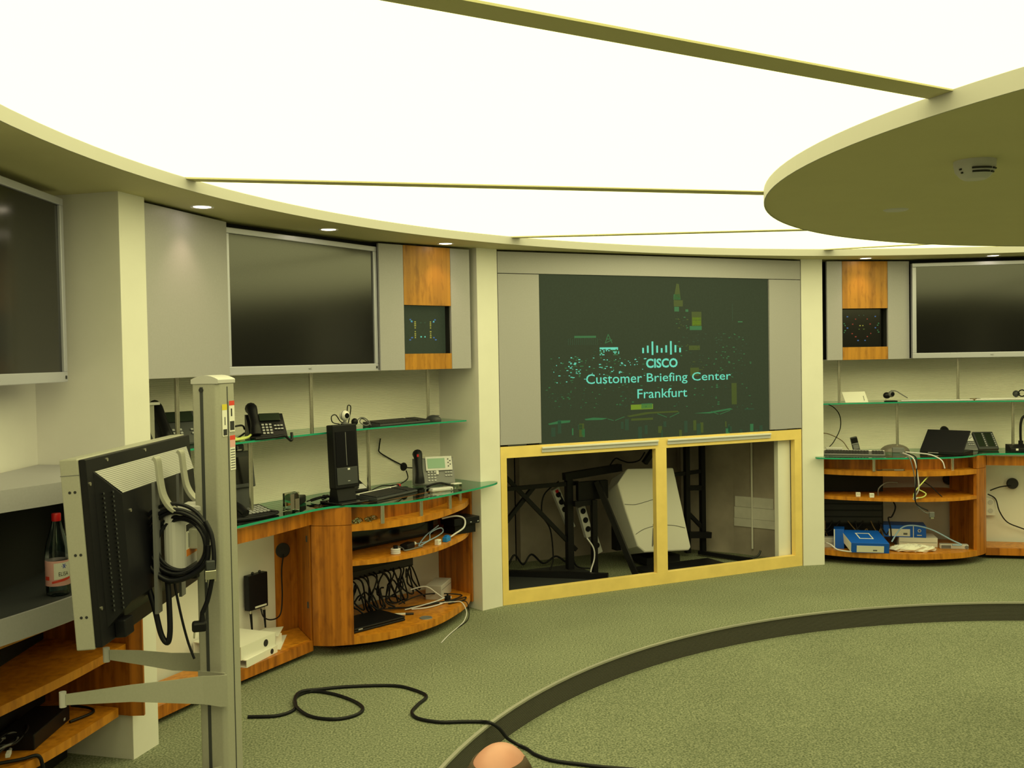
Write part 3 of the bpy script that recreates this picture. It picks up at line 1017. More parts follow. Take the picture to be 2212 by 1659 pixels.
upper_cabinet(0, False, 'grey wall cabinet with bamboo strip and pattern niche above the black terminal', (0.262, 0.775), 0)
upper_cabinet(2, True, 'grey wall cabinet with bamboo strip and red-green niche above the laptop', (0.27, 0.815), 1)

def wall_tv(k, u0, u1, v, z0, z1, label, glow=False):
    t = bthing(k, 'flat_screen', label, 'screen', u0, v, z0)
    w, h = u1 - u0, z1 - z0
    b, bb = 0.030, 0.042
    for nm, x0, x1, y0, y1 in (('bezel_top', 0, w, h - b, h), ('bezel_bottom', 0, w, 0, bb), ('bezel_side', 0, b, bb, h - b), ('bezel_side', w - b, w, bb, h - b)):
        MB().box(x0, x1, -0.035, 0.03, y0, y1).build(nm, 'silver', t, bevel=0.003)
    MB().box(b, w - b, -0.024, 0.02, bb, h - b).build('display', 'screen_black', t)
    MB().box(0.01, w - 0.01, 0.03, 0.05, 0.01, h - 0.01).build('back', 'black_plastic', t)
    MB().box(w - 0.026, w - 0.012, -0.0365, -0.034, 0.012, 0.026).build('sensor', 'ink', t)
    text_mesh('NEC', 'badge', 'dark_grey', t, None, 0.010, M=T(w / 2, -0.0356, 0.02) @ STAND)
    return t
wall_tv(0, 0.688, 1.892, 0.297, 1.612, 2.366, 'large silver-framed flat screen above the desk with the black terminal')
wall_tv(2, 0.722, 1.915, 0.235, 1.612, 2.365, 'large silver-framed flat screen above the desk with the laptop')
wall_tv(-1, 1.385, 2.578, 0.255, 1.608, 2.368, 'large silver-framed flat screen above the counter with the bottle')

# ================================================================== DESKS WITH GLASS TOPS AND BAMBOO CABINETS
def mirr(pts, mirror):
    return [(BW - p[0], *p[1:]) for p in pts][::-1] if mirror else list(pts)

BULGE = [(1.43, 0.105), (1.63, -0.015), (1.97, -0.075), (2.37, -0.005), (2.597, 0.095)]
def desk(k, mirror, labels, posts, shelf_posts_hi, shelf_posts_lo):
    mm = lambda pts: mirr(pts, mirror)
    front = spline(BULGE, 6)
    back = [(2.69, 0.40), (2.3, wall_v(2.3) - 0.012), (1.8, wall_v(1.8) - 0.012), (1.52, 0.57)]
    t = bthing(k, 'media_cabinet', labels[0], 'cabinet')
    for z0, z1, nm, m in ((0.060, 0.104, 'bottom_shelf', 'shelf_wood'), (0.508, 0.535, 'middle_shelf', 'shelf_wood'), (0.705, 0.742, 'top_shelf', 'shelf_wood')):
        MB().prism(mm(front + back), z0, z1).build(nm, m, t, smooth=0.5, bevel=0.001)
    up = spline([(1.36, 0.32), (1.50, 0.19), (1.70, 0.10), (1.97, 0.06), (2.30, 0.10), (2.60, 0.22)], 5)
    mb = MB()
    mb.prism(mm(up + offset(up, 0.02)[::-1]), 0.742, 0.846)
    mb.build('upstand', 'bamboo', t, smooth=0.5)
    st = spline([(1.300, 0.295), (1.345, 0.195), (1.43, 0.105)], 4)
    n = len(st) - 1
    for i in range(0, n, 2):
        seg = st[i:i + 3]
        mb = MB()
        mb.prism(mm(seg + offset(seg, 0.028)[::-1]), 0.06, 0.742)
        mb.build('stile', 'bamboo', t, smooth=0.5, bevel=0.001)
    seg = st
    mb = MB()
    mb.prism(mm(seg + offset(seg, 0.028)[::-1]), 0.745, 0.846)
    mb.build('stile_top', 'bamboo', t, smooth=0.5)
    mb = MB()
    mb.prism(mm([(2.598, 0.085), (2.616, 0.085), (2.709, 0.415), (2.690, 0.42)]), 0.05, 0.838)
    mb.build('side_panel', 'bamboo', t)
    mb = MB()
    mb.prism(mm([(1.300, 0.31), (1.322, 0.305), (1.50, 0.575), (1.48, 0.585)]), 0.06, 0.83)
    mb.build('divider', 'bamboo', t)
    mb = MB()
    mb.prism(mm([(1.478, 0.578), (1.486, 0.594), (1.325, 0.665), (1.318, 0.650)]), 0.06, 0.83)
    o = mb.build('back_panel', 'bamboo', t)
    a = math.atan2(0.072, -0.16)
    c = mm([(1.395, 0.6100)])[0]
    R = Matrix.Rotation((a + math.pi if not mirror else -a), 3, 'Z') @ Matrix.Rotation(math.pi / 2, 3, 'X')
    MB().lathe([(0.0005, 0.002), (0.040, 0.002), (0.044, 0.0), (0.044, -0.004)], 28, R=R, c=(c[0], c[1], 0.56)).build('cable_hole', 'ink', o)
    for zz in (0.66, 0.28):
        MB().obox((*mm([(1.335, 0.345)])[0], zz), (0.02, 0.03, 0.035)).build('hinge', 'dark_grey', t)
    for nm, z0, z1, pts in (('rail', 0.752, 0.824, [(0.05, 0.14), (0.55, 0.20), (0.92, 0.232), (1.30, 0.285)]), ('plinth_rail', 0.03, 0.088, [(0.05, 0.17), (0.55, 0.24), (0.92, 0.272), (1.305, 0.300)])):
        p = spline(pts, 4)
        MB().prism(mm(p + offset(p, 0.026)[::-1]), z0, z1).build(nm, 'bamboo', t, smooth=0.5, bevel=0.001)
    mb = MB()
    mb.prism(mm([(0.05, 0.20), (0.92, 0.30), (1.31, 0.33), (1.47, 0.575), (1.30, 0.60), (0.05, 0.45)]), 0.066, 0.088)
    mb.build('base_board', 'shelf_wood', t)
    toe = spline([(1.50, 0.28), (1.68, 0.13), (1.97, 0.07), (2.34, 0.14), (2.60, 0.26)], 5)
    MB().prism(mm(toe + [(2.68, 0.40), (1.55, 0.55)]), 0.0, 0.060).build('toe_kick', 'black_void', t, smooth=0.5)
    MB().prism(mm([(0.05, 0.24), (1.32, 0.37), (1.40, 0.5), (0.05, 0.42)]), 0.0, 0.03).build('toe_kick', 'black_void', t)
    # glass desktop standing on short steel posts
    g = bthing(k, 'glass_desktop', labels[1], 'desk top', 0, 0, 0.845)
    edge = spline([(0.01, 0.09), (0.35, 0.125), (0.65, 0.155), (1.0, 0.178), (1.28, 0.185), (1.40, 0.135), (1.50, 0.01), (1.74, -0.11), (2.18, -0.146), (2.50, -0.135), (2.632, -0.108), (2.672, -0.075), (2.66, -0.035), (2.606, -0.008)], 6)
    bk = [(2.592, 0.01), (2.73, 0.43), (2.3, wall_v(2.3) - 0.006), (1.8, wall_v(1.8) - 0.006), (1.3, wall_v(1.3) - 0.006), (0.8, wall_v(0.8) - 0.006), (0.3, wall_v(0.3) - 0.006), (-0.1, 0.44)]
    MB().prism(mm(edge + bk), 0.0, 0.012, 0, 1).build('pane', ['glass', 'glass_edge'], g, smooth=0.5)
    for u, v in posts:
        MB().cyl((u, v, -0.103), (u, v, -0.001), 0.013).build('post', 'steel', g, smooth=0.6)
    # upper glass shelf with its posts
    s = bthing(k, 'glass_shelf', labels[2], 'shelf', 0, 0, 1.256)
    N = 20
    e2 = [(0.008 + (BW - 0.016) * i / N, 0.095 + sag(0.008 + (BW - 0.016) * i / N) * 1.05) for i in range(N + 1)]
    b2 = [(BW + 0.11 - (BW + 0.22) * i / N, wall_v(BW + 0.11 - (BW + 0.22) * i / N) - 0.004) for i in range(N + 1)]
    MB().prism(e2 + b2, 0.0, 0.010, 0, 1).build('pane', ['glass', 'glass_edge'], s, smooth=0.5)
    for u, v in shelf_posts_hi:
        MB().cyl((u, v, 0.0105), (u, v, 0.352), 0.0115).build('post', 'steel', s, smooth=0.6)
    for u, v in shelf_posts_lo:
        MB().cyl((u, v, -0.3985), (u, v, -0.0005), 0.0115).build('post', 'steel', s, smooth=0.6)
    return t

desk(0, False, ('curved bamboo media cabinet with open shelves beside the white binders', 'wavy green-edged glass desktop carrying the black terminal and silver phone', 'green-edged glass wall shelf carrying a keyboard and round webcam'),
     [(1.557, -0.015), (1.87, -0.055), (2.18, -0.045), (2.50, 0.10)], [(0.42, 0.33), (1.385, 0.35), (2.44, 0.30)], [(0.89, 0.33), (1.88, 0.35)])
desk(2, True, ('curved bamboo media cabinet with open shelves holding blue boxes', 'wavy green-edged glass desktop carrying the open laptop', 'green-edged glass wall shelf with a white leaning card'),
     [(0.370, -0.035), (0.972, 0.045), (1.66, 0.26)], [(0.160, 0.22), (1.100, 0.335)], [(0.63, 0.33), (1.52, 0.35)])
# ---- equipment
# ================================================================== SMALL EQUIPMENT BUILDERS
def incl(a, y0=0.0, z0=0.0):
    """frame lying on a slope that rises to the back at angle a; local x across, y up the slope, z out of it"""
    return T(0, y0, z0) @ RX(a)

def put(t, mb, M, name, m, bevel=0.0, smooth=0.0):
    return mb.xform(M).build(name, m, t, bevel=bevel, smooth=smooth)

def desk_phone(t, w=0.27, h=0.20, a=1.05, body='dark_grey', face='dark_grey', lcd='lcd_green', hand='black_plastic', keys='key_pale', silver=True, extra=False, hset=True):
    # wedge body standing on its foot, sloped face towards the user
    c, s = math.cos(a), math.sin(a)
    x0, x1 = -w / 2, w / 2
    MB().extr([(0, 0.0), (0, 0.012), (h * c, h * s), (h * c + 0.02, h * s), (h * c + 0.025, 0.0)], 'x', x0, x1).build('body', body, t, bevel=0.006)
    M = incl(a, 0.0, 0.012) @ T(0, 0, 0.001)
    fx0 = x0 + 0.075 * w / 0.27
    if silver:
        put(t, MB().box(fx0 + 0.006, x1 - 0.010, h * 0.45, h * 0.98, 0.0, 0.008), M, 'display_bezel', 'pale_grey', 0.003)
        put(t, MB().box(fx0 + 0.018, x1 - 0.058, h * 0.53, h * 0.90, 0.008, 0.0095), M, 'display', lcd)
        mb = MB()
        for i in range(5):
            mb.lathe([(0.0004, 0.003), (0.0045, 0.002), (0.0045, 0)], 10, c=(x1 - 0.036 + 0.013 * (i % 2), h * (0.60 + 0.065 * i), 0.008))
        tag(put(t, mb, M, 'soft_buttons', 'dark_grey'), kind='stuff')
        put(t, MB().box(fx0 + 0.070, fx0 + 0.088, h * 0.30, h * 0.46, 0.001, 0.006), M, 'navigation_key', 'pale_grey', 0.003)
    else:
        put(t, MB().box(fx0 + 0.012, x1 - 0.02, h * 0.62, h * 0.92, 0.0, 0.003), M, 'display', lcd)
    mb = MB()
    for r in range(4):
        for q in range(3):
            mb.box(fx0 + 0.016 + q * 0.020, fx0 + 0.029 + q * 0.020, h * 0.07 + r * 0.019, h * 0.07 + r * 0.019 + 0.011, 0.0, 0.004)
    tag(put(t, mb, M, 'keypad', keys), kind='stuff')
    mb = MB()
    for q in range(3):
        for r in range(2):
            mb.box(x1 - 0.062 + q * 0.017, x1 - 0.049 + q * 0.017, h * 0.24 + r * 0.022, h * 0.24 + r * 0.022 + 0.008, 0.0, 0.004)
    tag(put(t, mb, M, 'function_keys', keys), kind='stuff')
    if hset:
        xx = x0 + 0.030
        pts = [(xx, 0.0, 0.016), (xx, 0.03, 0.030), (xx, h * 0.30, 0.034), (xx, h * 0.70, 0.034), (xx, h * 0.96, 0.032), (xx, h * 1.08, 0.016)]
        put(t, MB().tube(spline(pts, 4), 0.02, 12, rs=[0.024 + 0.009 * abs(i - 10) / 10 for i in range(21)]), M, 'handset', hand, smooth=1.0)
    if extra:
        put(t, MB().box(x1 + 0.004, x1 + 0.165, 0.0, h * 1.0, -0.02, 0.006), M, 'key_module', 'dark_grey', 0.004)
        mb = MB()
        for col in (0.072, 0.148):
            for r in range(7):
                mb.box(x1 + col, x1 + col + 0.008, h * (0.14 + 0.115 * r), h * (0.14 + 0.115 * r) + 0.012, 0.006, 0.008)
        tag(put(t, mb, M, 'module_keys', 'key_pale'), kind='stuff')
        for c0 in (0.015, 0.09):
            put(t, MB().box(x1 + c0, x1 + c0 + 0.052, h * 0.12, h * 0.93, 0.006, 0.0072), M, 'module_display', 'lcd_dark')

def keyboard(t, w=0.42, d=0.16, base='dark_grey', keys='key_black', trim=None):
    MB().extr([(0, 0), (0, 0.012), (d, 0.026), (d, 0)], 'x', -w / 2, w / 2).build('base', base, t, bevel=0.004)
    if trim:
        MB().extr([(d - 0.018, 0.024), (d - 0.018, 0.028), (d + 0.003, 0.031), (d + 0.003, 0.02)], 'x', -w / 2 + 0.004, w / 2 - 0.004).build('back_strip', trim, t)
    M = T(0, 0, 0.012) @ RX(math.atan2(0.014, d))
    mb = MB()
    kx = (w - 0.02) / 20
    for r in range(6):
        for q in range(20):
            if q in (15,) or (r == 0 and 4 < q < 9):
                continue
            x = -w / 2 + 0.01 + q * kx
            y = 0.012 + r * (d - 0.03) / 6
            mb.box(x + 0.001, x + kx - 0.001, y + 0.001, y + (d - 0.03) / 6 - 0.002, 0.0, 0.007)
        if r == 0:
            mb.box(-w / 2 + 0.01 + 5 * kx, -w / 2 + 0.01 + 9 * kx - 0.001, 0.013, 0.010 + (d - 0.03) / 6, 0.0, 0.007)
    tag(put(t, mb, M, 'keys', keys), kind='stuff')

def webcam(t, r=0.028, body='pale_grey', stand=True, look=0.0):
    if stand:
        MB().lathe([(0.024, 0), (0.026, 0.004), (0.010, 0.010), (0.007, 0.022)], 18).build('stand', 'mid_grey', t, smooth=0.5)
    zc = 0.020 + r if stand else r
    MB().ball((0, 0, zc), r, 14).build('ball', body, t, smooth=1.5)
    R = Matrix.Rotation(look, 3, 'Z') @ Matrix.Rotation(math.pi / 2, 3, 'X')
    c = Vector((0, 0, zc)) + R @ Vector((0, 0, r * 0.80))
    MB().lathe([(0.0004, 0.008), (r * 0.40, 0.008), (r * 0.55, 0.0)], 16, c=c, R=R).build('lens', 'black_gloss', t, smooth=0.6)
    MB().lathe([(r * 0.98, -0.003), (r * 1.03, 0), (r * 0.98, 0.003)], 20, c=(0, 0.002, zc), R=Matrix.Rotation(math.pi / 2, 3, 'X')).build('band', 'dark_grey', t)

def mouse(t, m='dark_grey', L=0.11, w=0.06):
    mb = MB().ball((0, L / 2, 0.006), (w / 2, L / 2, 0.034), 14)
    mb.v = [(x, y, max(z, 0.0)) for x, y, z in mb.v]
    mb.build('shell', m, t, smooth=1.2)
    MB().box(-0.003, 0.003, 0.012, 0.04, 0.032, 0.0385).build('wheel', 'mid_grey', t)

def carton(t, w, d, h, m, lab=None, lid=None):
    MB().box(-w / 2, w / 2, 0, d, 0, h).build('carton', m, t, bevel=0.0015)

SH = 1.2665     # upper glass shelf surface
DT = 0.8575     # glass desktop surface

# ================================================================== ON THE SHELF AND DESK OF BAY 0
K = 0
t = bthing(K, 'phone', 'black desk phone at the shelf end behind the media stand, tilted keys', 'phone', 0.50, 0.38, SH, -0.15)
desk_phone(t, 0.25, 0.20, 0.95, lcd='lcd_dark', silver=False, keys='key_pale')
t = bthing(K, 'stand', 'small silver post with a flat bar on the glass shelf beside the pillar', 'stand', 0.30, 0.38, SH)
MB().box(-0.018, 0.018, -0.008, 0.008, 0.0, 0.21).build('post', 'alu_grey', t)
MB().box(-0.06, 0.045, -0.02, 0.02, 0.21, 0.224).build('bar', 'white_plastic', t, bevel=0.003)
MB().box(-0.04, 0.04, -0.03, 0.03, 0.0, 0.008).build('foot', 'alu_grey', t)
t = bthing(K, 'phone', 'black desk phone half hidden behind the cream pillar on the glass shelf', 'phone', 0.14, 0.30, SH, -0.3)
desk_phone(t, 0.22, 0.16, 0.8, lcd='lcd_dark', silver=False)
t = bthing(K, 'phone', 'black desk phone with curly cord on the glass shelf above the video phone', 'phone', 0.985, 0.285, SH, -0.55)
desk_phone(t, 0.20, 0.165, 0.85, body='black_plastic', lcd='lcd_dark', silver=False, keys='key_pale')
cable(K, 'black handset cord hanging over the shelf edge by the black desk phone', [(0.86, 0.26, SH + 0.006), (0.93, 0.255, SH + 0.006), (1.0, 0.25, SH + 0.006), (1.06, 0.245, SH + 0.008), (1.10, 0.235, SH - 0.02), (1.12, 0.25, SH + 0.02)], 0.008, 'cable_black', 10, 'cord', name='cord')
cable(K, 'black cable loop on the glass shelf behind the media stand post', [(0.92, 0.40, SH + 0.05), (0.86, 0.36, SH + 0.075), (0.76, 0.36, SH + 0.06), (0.74, 0.34, SH + 0.015), (0.80, 0.34, SH + 0.008), (0.90, 0.38, SH + 0.03)], 0.005, 'cable_black')
cable(K, 'lime yellow cable coil on the glass shelf', [(0.72, 0.30, SH + 0.006), (0.80, 0.29, SH + 0.010), (0.88, 0.33, SH + 0.012), (0.82, 0.38, SH + 0.008), (0.73, 0.36, SH + 0.008), (0.74, 0.31, SH + 0.012), (0.84, 0.30, SH + 0.014), (0.92, 0.34, SH + 0.030), (0.95, 0.36, SH + 0.012)], 0.006, 'cable_lime')
t = bthing(K, 'webcam', 'round silver webcam on top of the upright black terminal', 'webcam', 1.512, 0.212, 1.3075, 0.15)
webcam(t, 0.030, 'white_plastic', True, -0.4)
cable(K, 'black cable looping beside the round silver webcam', [(1.512, 0.218, 1.315), (1.477, 0.213, 1.325), (1.437, 0.213, 1.365), (1.402, 0.213, 1.358), (1.405, 0.208, 1.325), (1.457, 0.203, 1.312)], 0.0032, 'cable_black')
cable(K, 'tall black cable loop standing behind the round webcam', [(1.537, 0.228, 1.315), (1.567, 0.243, 1.36), (1.577, 0.243, 1.41), (1.602, 0.243, 1.405), (1.607, 0.253, 1.36), (1.68, 0.34, SH + 0.006)], 0.0032, 'cable_black')
t = bthing(K, 'cable_bundle', 'small bundled cable with tie between webcam and keyboard', 'cable', 1.80, 0.36, SH)
MB().ball((-0.03, 0, 0.035), (0.022, 0.02, 0.022), 10).build('knot', 'cable_black', t, smooth=1)
MB().tube(spline([(-0.02, 0, 0.03), (0.02, 0, 0.055), (0.07, 0, 0.05), (0.09, -0.02, 0.02), (0.05, -0.02, 0.008), (0.02, 0, 0.03), (0.05, 0.01, 0.05), (0.085, 0, 0.03), (0.09, -0.03, 0.006)], 6), 0.0035, 6).build('loop', 'mid_grey', t, smooth=1)
t = bthing(K, 'keyboard', 'long black keyboard on the glass shelf beside the mouse', 'keyboard', 2.115, 0.235, SH, -0.09)
keyboard(t, 0.46, 0.15, 'dark_grey', 'key_black')
t = bthing(K, 'computer_mouse', 'black computer mouse lying at the end of the glass shelf', 'mouse', 2.445, 0.20, SH, 0.2)
mouse(t)

# desk
t = bthing(K, 'video_phone', 'tall black video phone with small screen on a stalk', 'video phone', 0.86, 0.27, DT, -0.12)
MB().extr([(0, 0), (0, 0.014), (0.15, 0.045), (0.16, 0.0)], 'x', -0.10, 0.13).build('base', 'black_plastic', t, bevel=0.005)
M = T(0, 0.0, 0.015) @ RX(0.2)
mb = MB()
for r in range(4):
    for q in range(6):
        mb.box(-0.025 + q * 0.024, -0.008 + q * 0.024, 0.02 + r * 0.028, 0.038 + r * 0.028, 0, 0.004)
tag(put(t, mb, M, 'keypad', 'key_pale'), kind='stuff')
put(t, MB().tube(spline([(-0.07, -0.01, 0.02), (-0.07, 0.05, 0.034), (-0.07, 0.13, 0.034), (-0.07, 0.17, 0.02)], 5), 0.021, 10), M, 'handset', 'black_plastic', smooth=1)
MB().extr([(0.10, 0.03), (0.13, 0.03), (0.16, 0.19), (0.13, 0.19)], 'x', -0.035, 0.055).build('stalk', 'dark_grey', t, bevel=0.003)
M = T(0.01, 0.115, 0.148) @ RX(-0.14)
put(t, MB().box(-0.075, 0.075, -0.012, 0.014, 0.0, 0.195), M, 'screen_frame', 'dark_grey', 0.005)
put(t, MB().box(-0.055, 0.055, -0.0135, -0.012, 0.022, 0.165), M, 'screen', 'screen_black')
put(t, MB().box(-0.066, 0.03, -0.010, 0.012, 0.195, 0.235), M, 'camera_housing', 'dark_grey', 0.008)
put(t, MB().lathe([(0.0004, 0.006), (0.010, 0.006), (0.012, 0)], 14, c=(-0.02, -0.010, 0.215), R=Matrix.Rotation(math.pi / 2, 3, 'X')), M, 'lens', 'black_gloss')
put(t, MB().box(-0.018, 0.010, -0.0115, -0.010, 0.199, 0.206), M, 'badge', 'white_plastic')
cable(K, 'black curly cord in front of the tall video phone', [(0.70, 0.28, DT + 0.008), (0.78, 0.24, DT + 0.008), (0.88, 0.225, DT + 0.008), (0.97, 0.235, DT + 0.008), (1.0, 0.25, DT + 0.012), (0.97, 0.27, DT + 0.02)], 0.008, 'cable_black', 10, 'cord', name='cord')
t = bthing(K, 'acrylic_holder', 'smoky clear block holder standing on the glass desktop', 'holder', 1.115, 0.255, DT, 0.1)
MB().box(-0.042, 0.042, -0.02, 0.03, 0, 0.10).build('block', 'clear_plastic', t, bevel=0.003)
MB().box(-0.038, -0.006, -0.0212, -0.02, 0.012, 0.095).build('insert', 'smoke_plastic', t)
MB().box(0.002, 0.038, -0.0212, -0.02, 0.004, 0.066).build('insert', 'smoke_plastic', t)
t = bthing(K, 'desk_camera', 'small black desk camera lying behind the clear holder', 'camera', 1.30, 0.40, DT, 0.5)
MB().box(-0.03, 0.10, -0.03, 0.03, 0.0, 0.045).build('body', 'black_plastic', t, bevel=0.008)
MB().cyl((-0.055, 0, 0.06), (-0.03, 0, 0.045), 0.026, 0.02).build('lens_barrel', 'black_plastic', t, smooth=0.5)
MB().cyl((-0.058, 0, 0.062), (-0.055, 0, 0.06), 0.016).build('lens', 'black_gloss', t)
rr = random.Random(11)
pts = []
for i in range(16):
    pts.append((1.40 + 0.055 * math.sin(i * 1.7) + i * 0.006, 0.34 + 0.045 * math.cos(i * 2.1), DT + 0.006 + 0.03 * abs(math.sin(i * 1.1))))
pts += [(1.53, 0.30, DT + 0.012), (1.58, 0.30, DT + 0.006)]
cable(K, 'tangle of thin black cable on the desk beside the terminal', pts, 0.0035, 'cable_black', 5)
t = bthing(K, 'desktop_terminal', 'slim upright black computer terminal on a flat foot', 'computer', 1.492, 0.210, DT, -0.18)
MB().box(-0.10, 0.10, -0.10, 0.10, 0.0, 0.010).build('foot', 'black_gloss', t, bevel=0.003)
MB().extr([(-0.03, 0.01), (0.06, 0.01), (0.035, 0.13), (-0.005, 0.13)], 'x', -0.065, 0.065).build('neck', 'black_plastic', t, bevel=0.004)
M = T(0, -0.005, 0.085) @ RX(-0.05)
put(t, MB().box(-0.088, 0.088, -0.03, 0.03, 0.0, 0.365), M, 'case', 'black_plastic', 0.006)
put(t, MB().box(-0.072, 0.072, -0.0325, -0.03, 0.125, 0.325), M, 'window', 'black_gloss')
put(t, MB().box(-0.074, 0.074, -0.034, -0.03, 0.02, 0.118), M, 'lower_door', 'dark_grey', 0.002)
put(t, MB().box(0.002, 0.018, -0.0355, -0.034, 0.103, 0.113), M, 'latch', 'white_plastic')
put(t, MB().box(0.0, 0.016, -0.0352, -0.034, 0.038, 0.042), M, 'badge', 'key_pale')
put(t, MB().box(-0.002, 0.002, -0.0332, -0.0325, 0.13, 0.32), M, 'slot_line', 'mid_grey')
t = bthing(K, 'phone', 'small dark phone cradle behind the black terminal', 'phone', 1.79, 0.345, DT, -0.25)
MB().extr([(0, 0), (0, 0.03), (0.11, 0.085), (0.13, 0.0)], 'x', -0.06, 0.06).build('body', 'black_plastic', t, bevel=0.006)
M = T(0, 0, 0.031) @ RX(0.46)
put(t, MB().box(-0.02, 0.05, 0.0, 0.05, 0, 0.006), M, 'key_plate', 'pale_grey', 0.003)
put(t, MB().tube([(-0.03, 0.0, 0.012), (-0.03, 0.06, 0.02), (-0.03, 0.12, 0.012)], 0.018, 10), M, 'handset', 'dark_grey', smooth=1)
t = bthing(K, 'keyboard', 'black keyboard with pale back edge in front of the silver phone', 'keyboard', 1.83, 0.085, DT, 0.06)
keyboard(t, 0.42, 0.155, 'dark_grey', 'key_black', 'white_plastic')
t = bthing(K, 'phone', 'silver and grey desk phone with green display on the glass desktop', 'phone', 2.345, 0.185, DT, -0.78)
desk_phone(t, 0.265, 0.185, 1.12, body='mid_grey', face='mid_grey')
MB().box(-0.117, -0.105, -0.012, -0.004, 0.188, 0.204).build('message_lamp', 'red_plastic', t)
t = bthing(K, 'mobile_phone', 'pale silver handset lying flat near the glass edge', 'handset', 2.13, -0.02, DT, -0.45)
MB().box(-0.075, 0.075, -0.022, 0.022, 0.0, 0.022).build('body', 'alu_light', t, bevel=0.008)
MB().box(0.055, 0.062, -0.0226, -0.02, 0.006, 0.012).build('port', 'ink', t)
t = bthing(K, 'clear_box', 'small clear plastic box at the edge of the glass desktop', 'box', 2.262, -0.04, DT, -0.3)
MB().box(-0.03, 0.03, -0.02, 0.02, 0.0, 0.028).build('box', 'clear_plastic', t, bevel=0.002)
MB().box(-0.03, 0.03, -0.02, 0.02, 0.0285, 0.034).build('lid', 'white_plastic', t, bevel=0.002)
t = bthing(K, 'plug', 'small black and red plug adapter behind the keyboard', 'plug', 2.075, 0.29, DT, -0.2)
MB().box(-0.026, 0.012, -0.014, 0.014, 0.0, 0.03).build('body', 'black_plastic', t, bevel=0.003)
MB().box(0.012, 0.026, -0.014, 0.014, 0.0, 0.032).build('red_end', 'red_plastic', t, bevel=0.003)
t = bthing(K, 'wall_grommet', 'black cable grommet on the ribbed wall behind the silver phone', 'grommet', 2.42, 0.50, 0.955, -0.25)
MB().lathe([(0.0004, 0.012), (0.022, 0.012), (0.030, 0.0), (0.030, -0.01)], 20, R=Matrix.Rotation(math.pi / 2, 3, 'X')).build('cap', 'black_plastic', t, smooth=0.6)
cable(K, 'black lead from the grommet to the silver phone', [(2.42, 0.47, 0.95), (2.48, 0.42, 0.94), (2.52, 0.33, 0.92)], 0.004, 'cable_black')
cable(K, 'black lead hanging down the ribbed wall to the grommet', [(2.22, 0.53, 1.16), (2.205, 0.53, 1.10), (2.21, 0.53, 1.07), (2.30, 0.52, 1.02), (2.40, 0.49, 0.965)], 0.0045, 'cable_black')
cable(K, 'black lead running along the desk behind the keyboard', [(2.41, 0.47, 0.93), (2.36, 0.42, DT + 0.03), (2.24, 0.38, DT + 0.012), (2.10, 0.31, DT + 0.018), (1.98, 0.33, DT + 0.03), (1.88, 0.34, DT + 0.006), (1.96, 0.30, DT + 0.006), (2.06, 0.28, DT + 0.01)], 0.004, 'cable_black')
cable(K, 'thick black handset cord in front of the silver phone', [(2.22, 0.15, DT + 0.01), (2.16, 0.11, DT + 0.014), (2.18, 0.08, DT + 0.03), (2.25, 0.07, DT + 0.03), (2.32, 0.05, DT + 0.01), (2.34, 0.04, DT + 0.008)], 0.007, 'cable_black', 8, 'cord', name='cord')

# on the cabinet's top shelf and in its open shelves
t = bthing(K, 'plastic_wrap', 'crumpled clear plastic scraps on the wooden top shelf', 'plastic wrap', 1.50, 0.12, 0.742)
for j in range(4):
    mb = MB().ball((0.05 * j - 0.02, 0.02 * math.sin(j * 2.0), 0.010), (0.03, 0.022, 0.012), 7)
    mb.v = [(x + rr.uniform(-.006, .006), y + rr.uniform(-.006, .006), max(0.0005, z + rr.uniform(-.004, .006))) for x, y, z in mb.v]
    mb.build('scrap', 'clear_plastic', t)
Z1 = 0.535
t = bthing(K, 'av_receiver', 'long black equipment box on the middle wooden shelf', 'equipment', 1.92, 0.26, Z1, -0.15)
MB().box(-0.36, 0.42, 0.0, 0.22, 0.004, 0.145).build('case', 'black_plastic', t, bevel=0.003)
MB().box(-0.355, 0.415, -0.002, 0.0, 0.02, 0.13).build('front_plate', 'black_gloss', t)
for x in (-0.3, 0.36):
    MB().cyl((x, 0.04, 0), (x, 0.04, 0.004), 0.015).build('foot', 'black_plastic', t)
t = bthing(K, 'wire_coil', 'small pale wire coil with black core at the middle shelf edge', 'wire coil', 1.715, 0.02, Z1)
for j in range(3):
    MB().tube([(0.024 * math.cos(a), 0.024 * math.sin(a), 0.006 + 0.011 * j) for a in [i * math.pi / 10 for i in range(20)]], 0.006, 6, closed=True).build('turn', 'cable_white', t, smooth=1)
MB().cyl((0, 0, 0), (0, 0, 0.05), 0.014).build('core', 'black_plastic', t)
t = bthing(K, 'power_adapter', 'black power adapter on the middle wooden shelf', 'adapter', 1.87, 0.05, Z1, 0.2)
MB().box(-0.05, 0.05, -0.025, 0.03, 0.0, 0.036).build('block', 'black_plastic', t, bevel=0.006)
MB().ball((0.055, -0.02, 0.024), 0.011, 10).build('tip', 'white_plastic', t, smooth=1)
t = bthing(K, 'plug', 'small white square plug beside the blue one', 'plug', 2.055, -0.04, Z1, 0.1)
MB().box(-0.018, 0.018, -0.014, 0.014, 0.0, 0.034).build('body', 'white_plastic', t, bevel=0.003)
for x in (-0.007, 0.007):
    MB().box(x - 0.002, x + 0.002, -0.0148, -0.014, 0.018, 0.024).build('contact', 'ink', t)
t = bthing(K, 'plug', 'bright blue connector block on the middle shelf', 'plug', 2.175, -0.02, Z1, 0.2)
MB().box(-0.032, 0.032, -0.016, 0.016, 0.0, 0.030).build('body', 'blue_plug', t, bevel=0.004)
MB().box(-0.02, 0.02, -0.010, 0.010, 0.030, 0.038).build('clip', 'blue_plug', t)
t = bthing(K, 'switch_box', 'flat black box leaning out beside the pillar', 'equipment', 2.50, 0.035, Z1, -0.3)
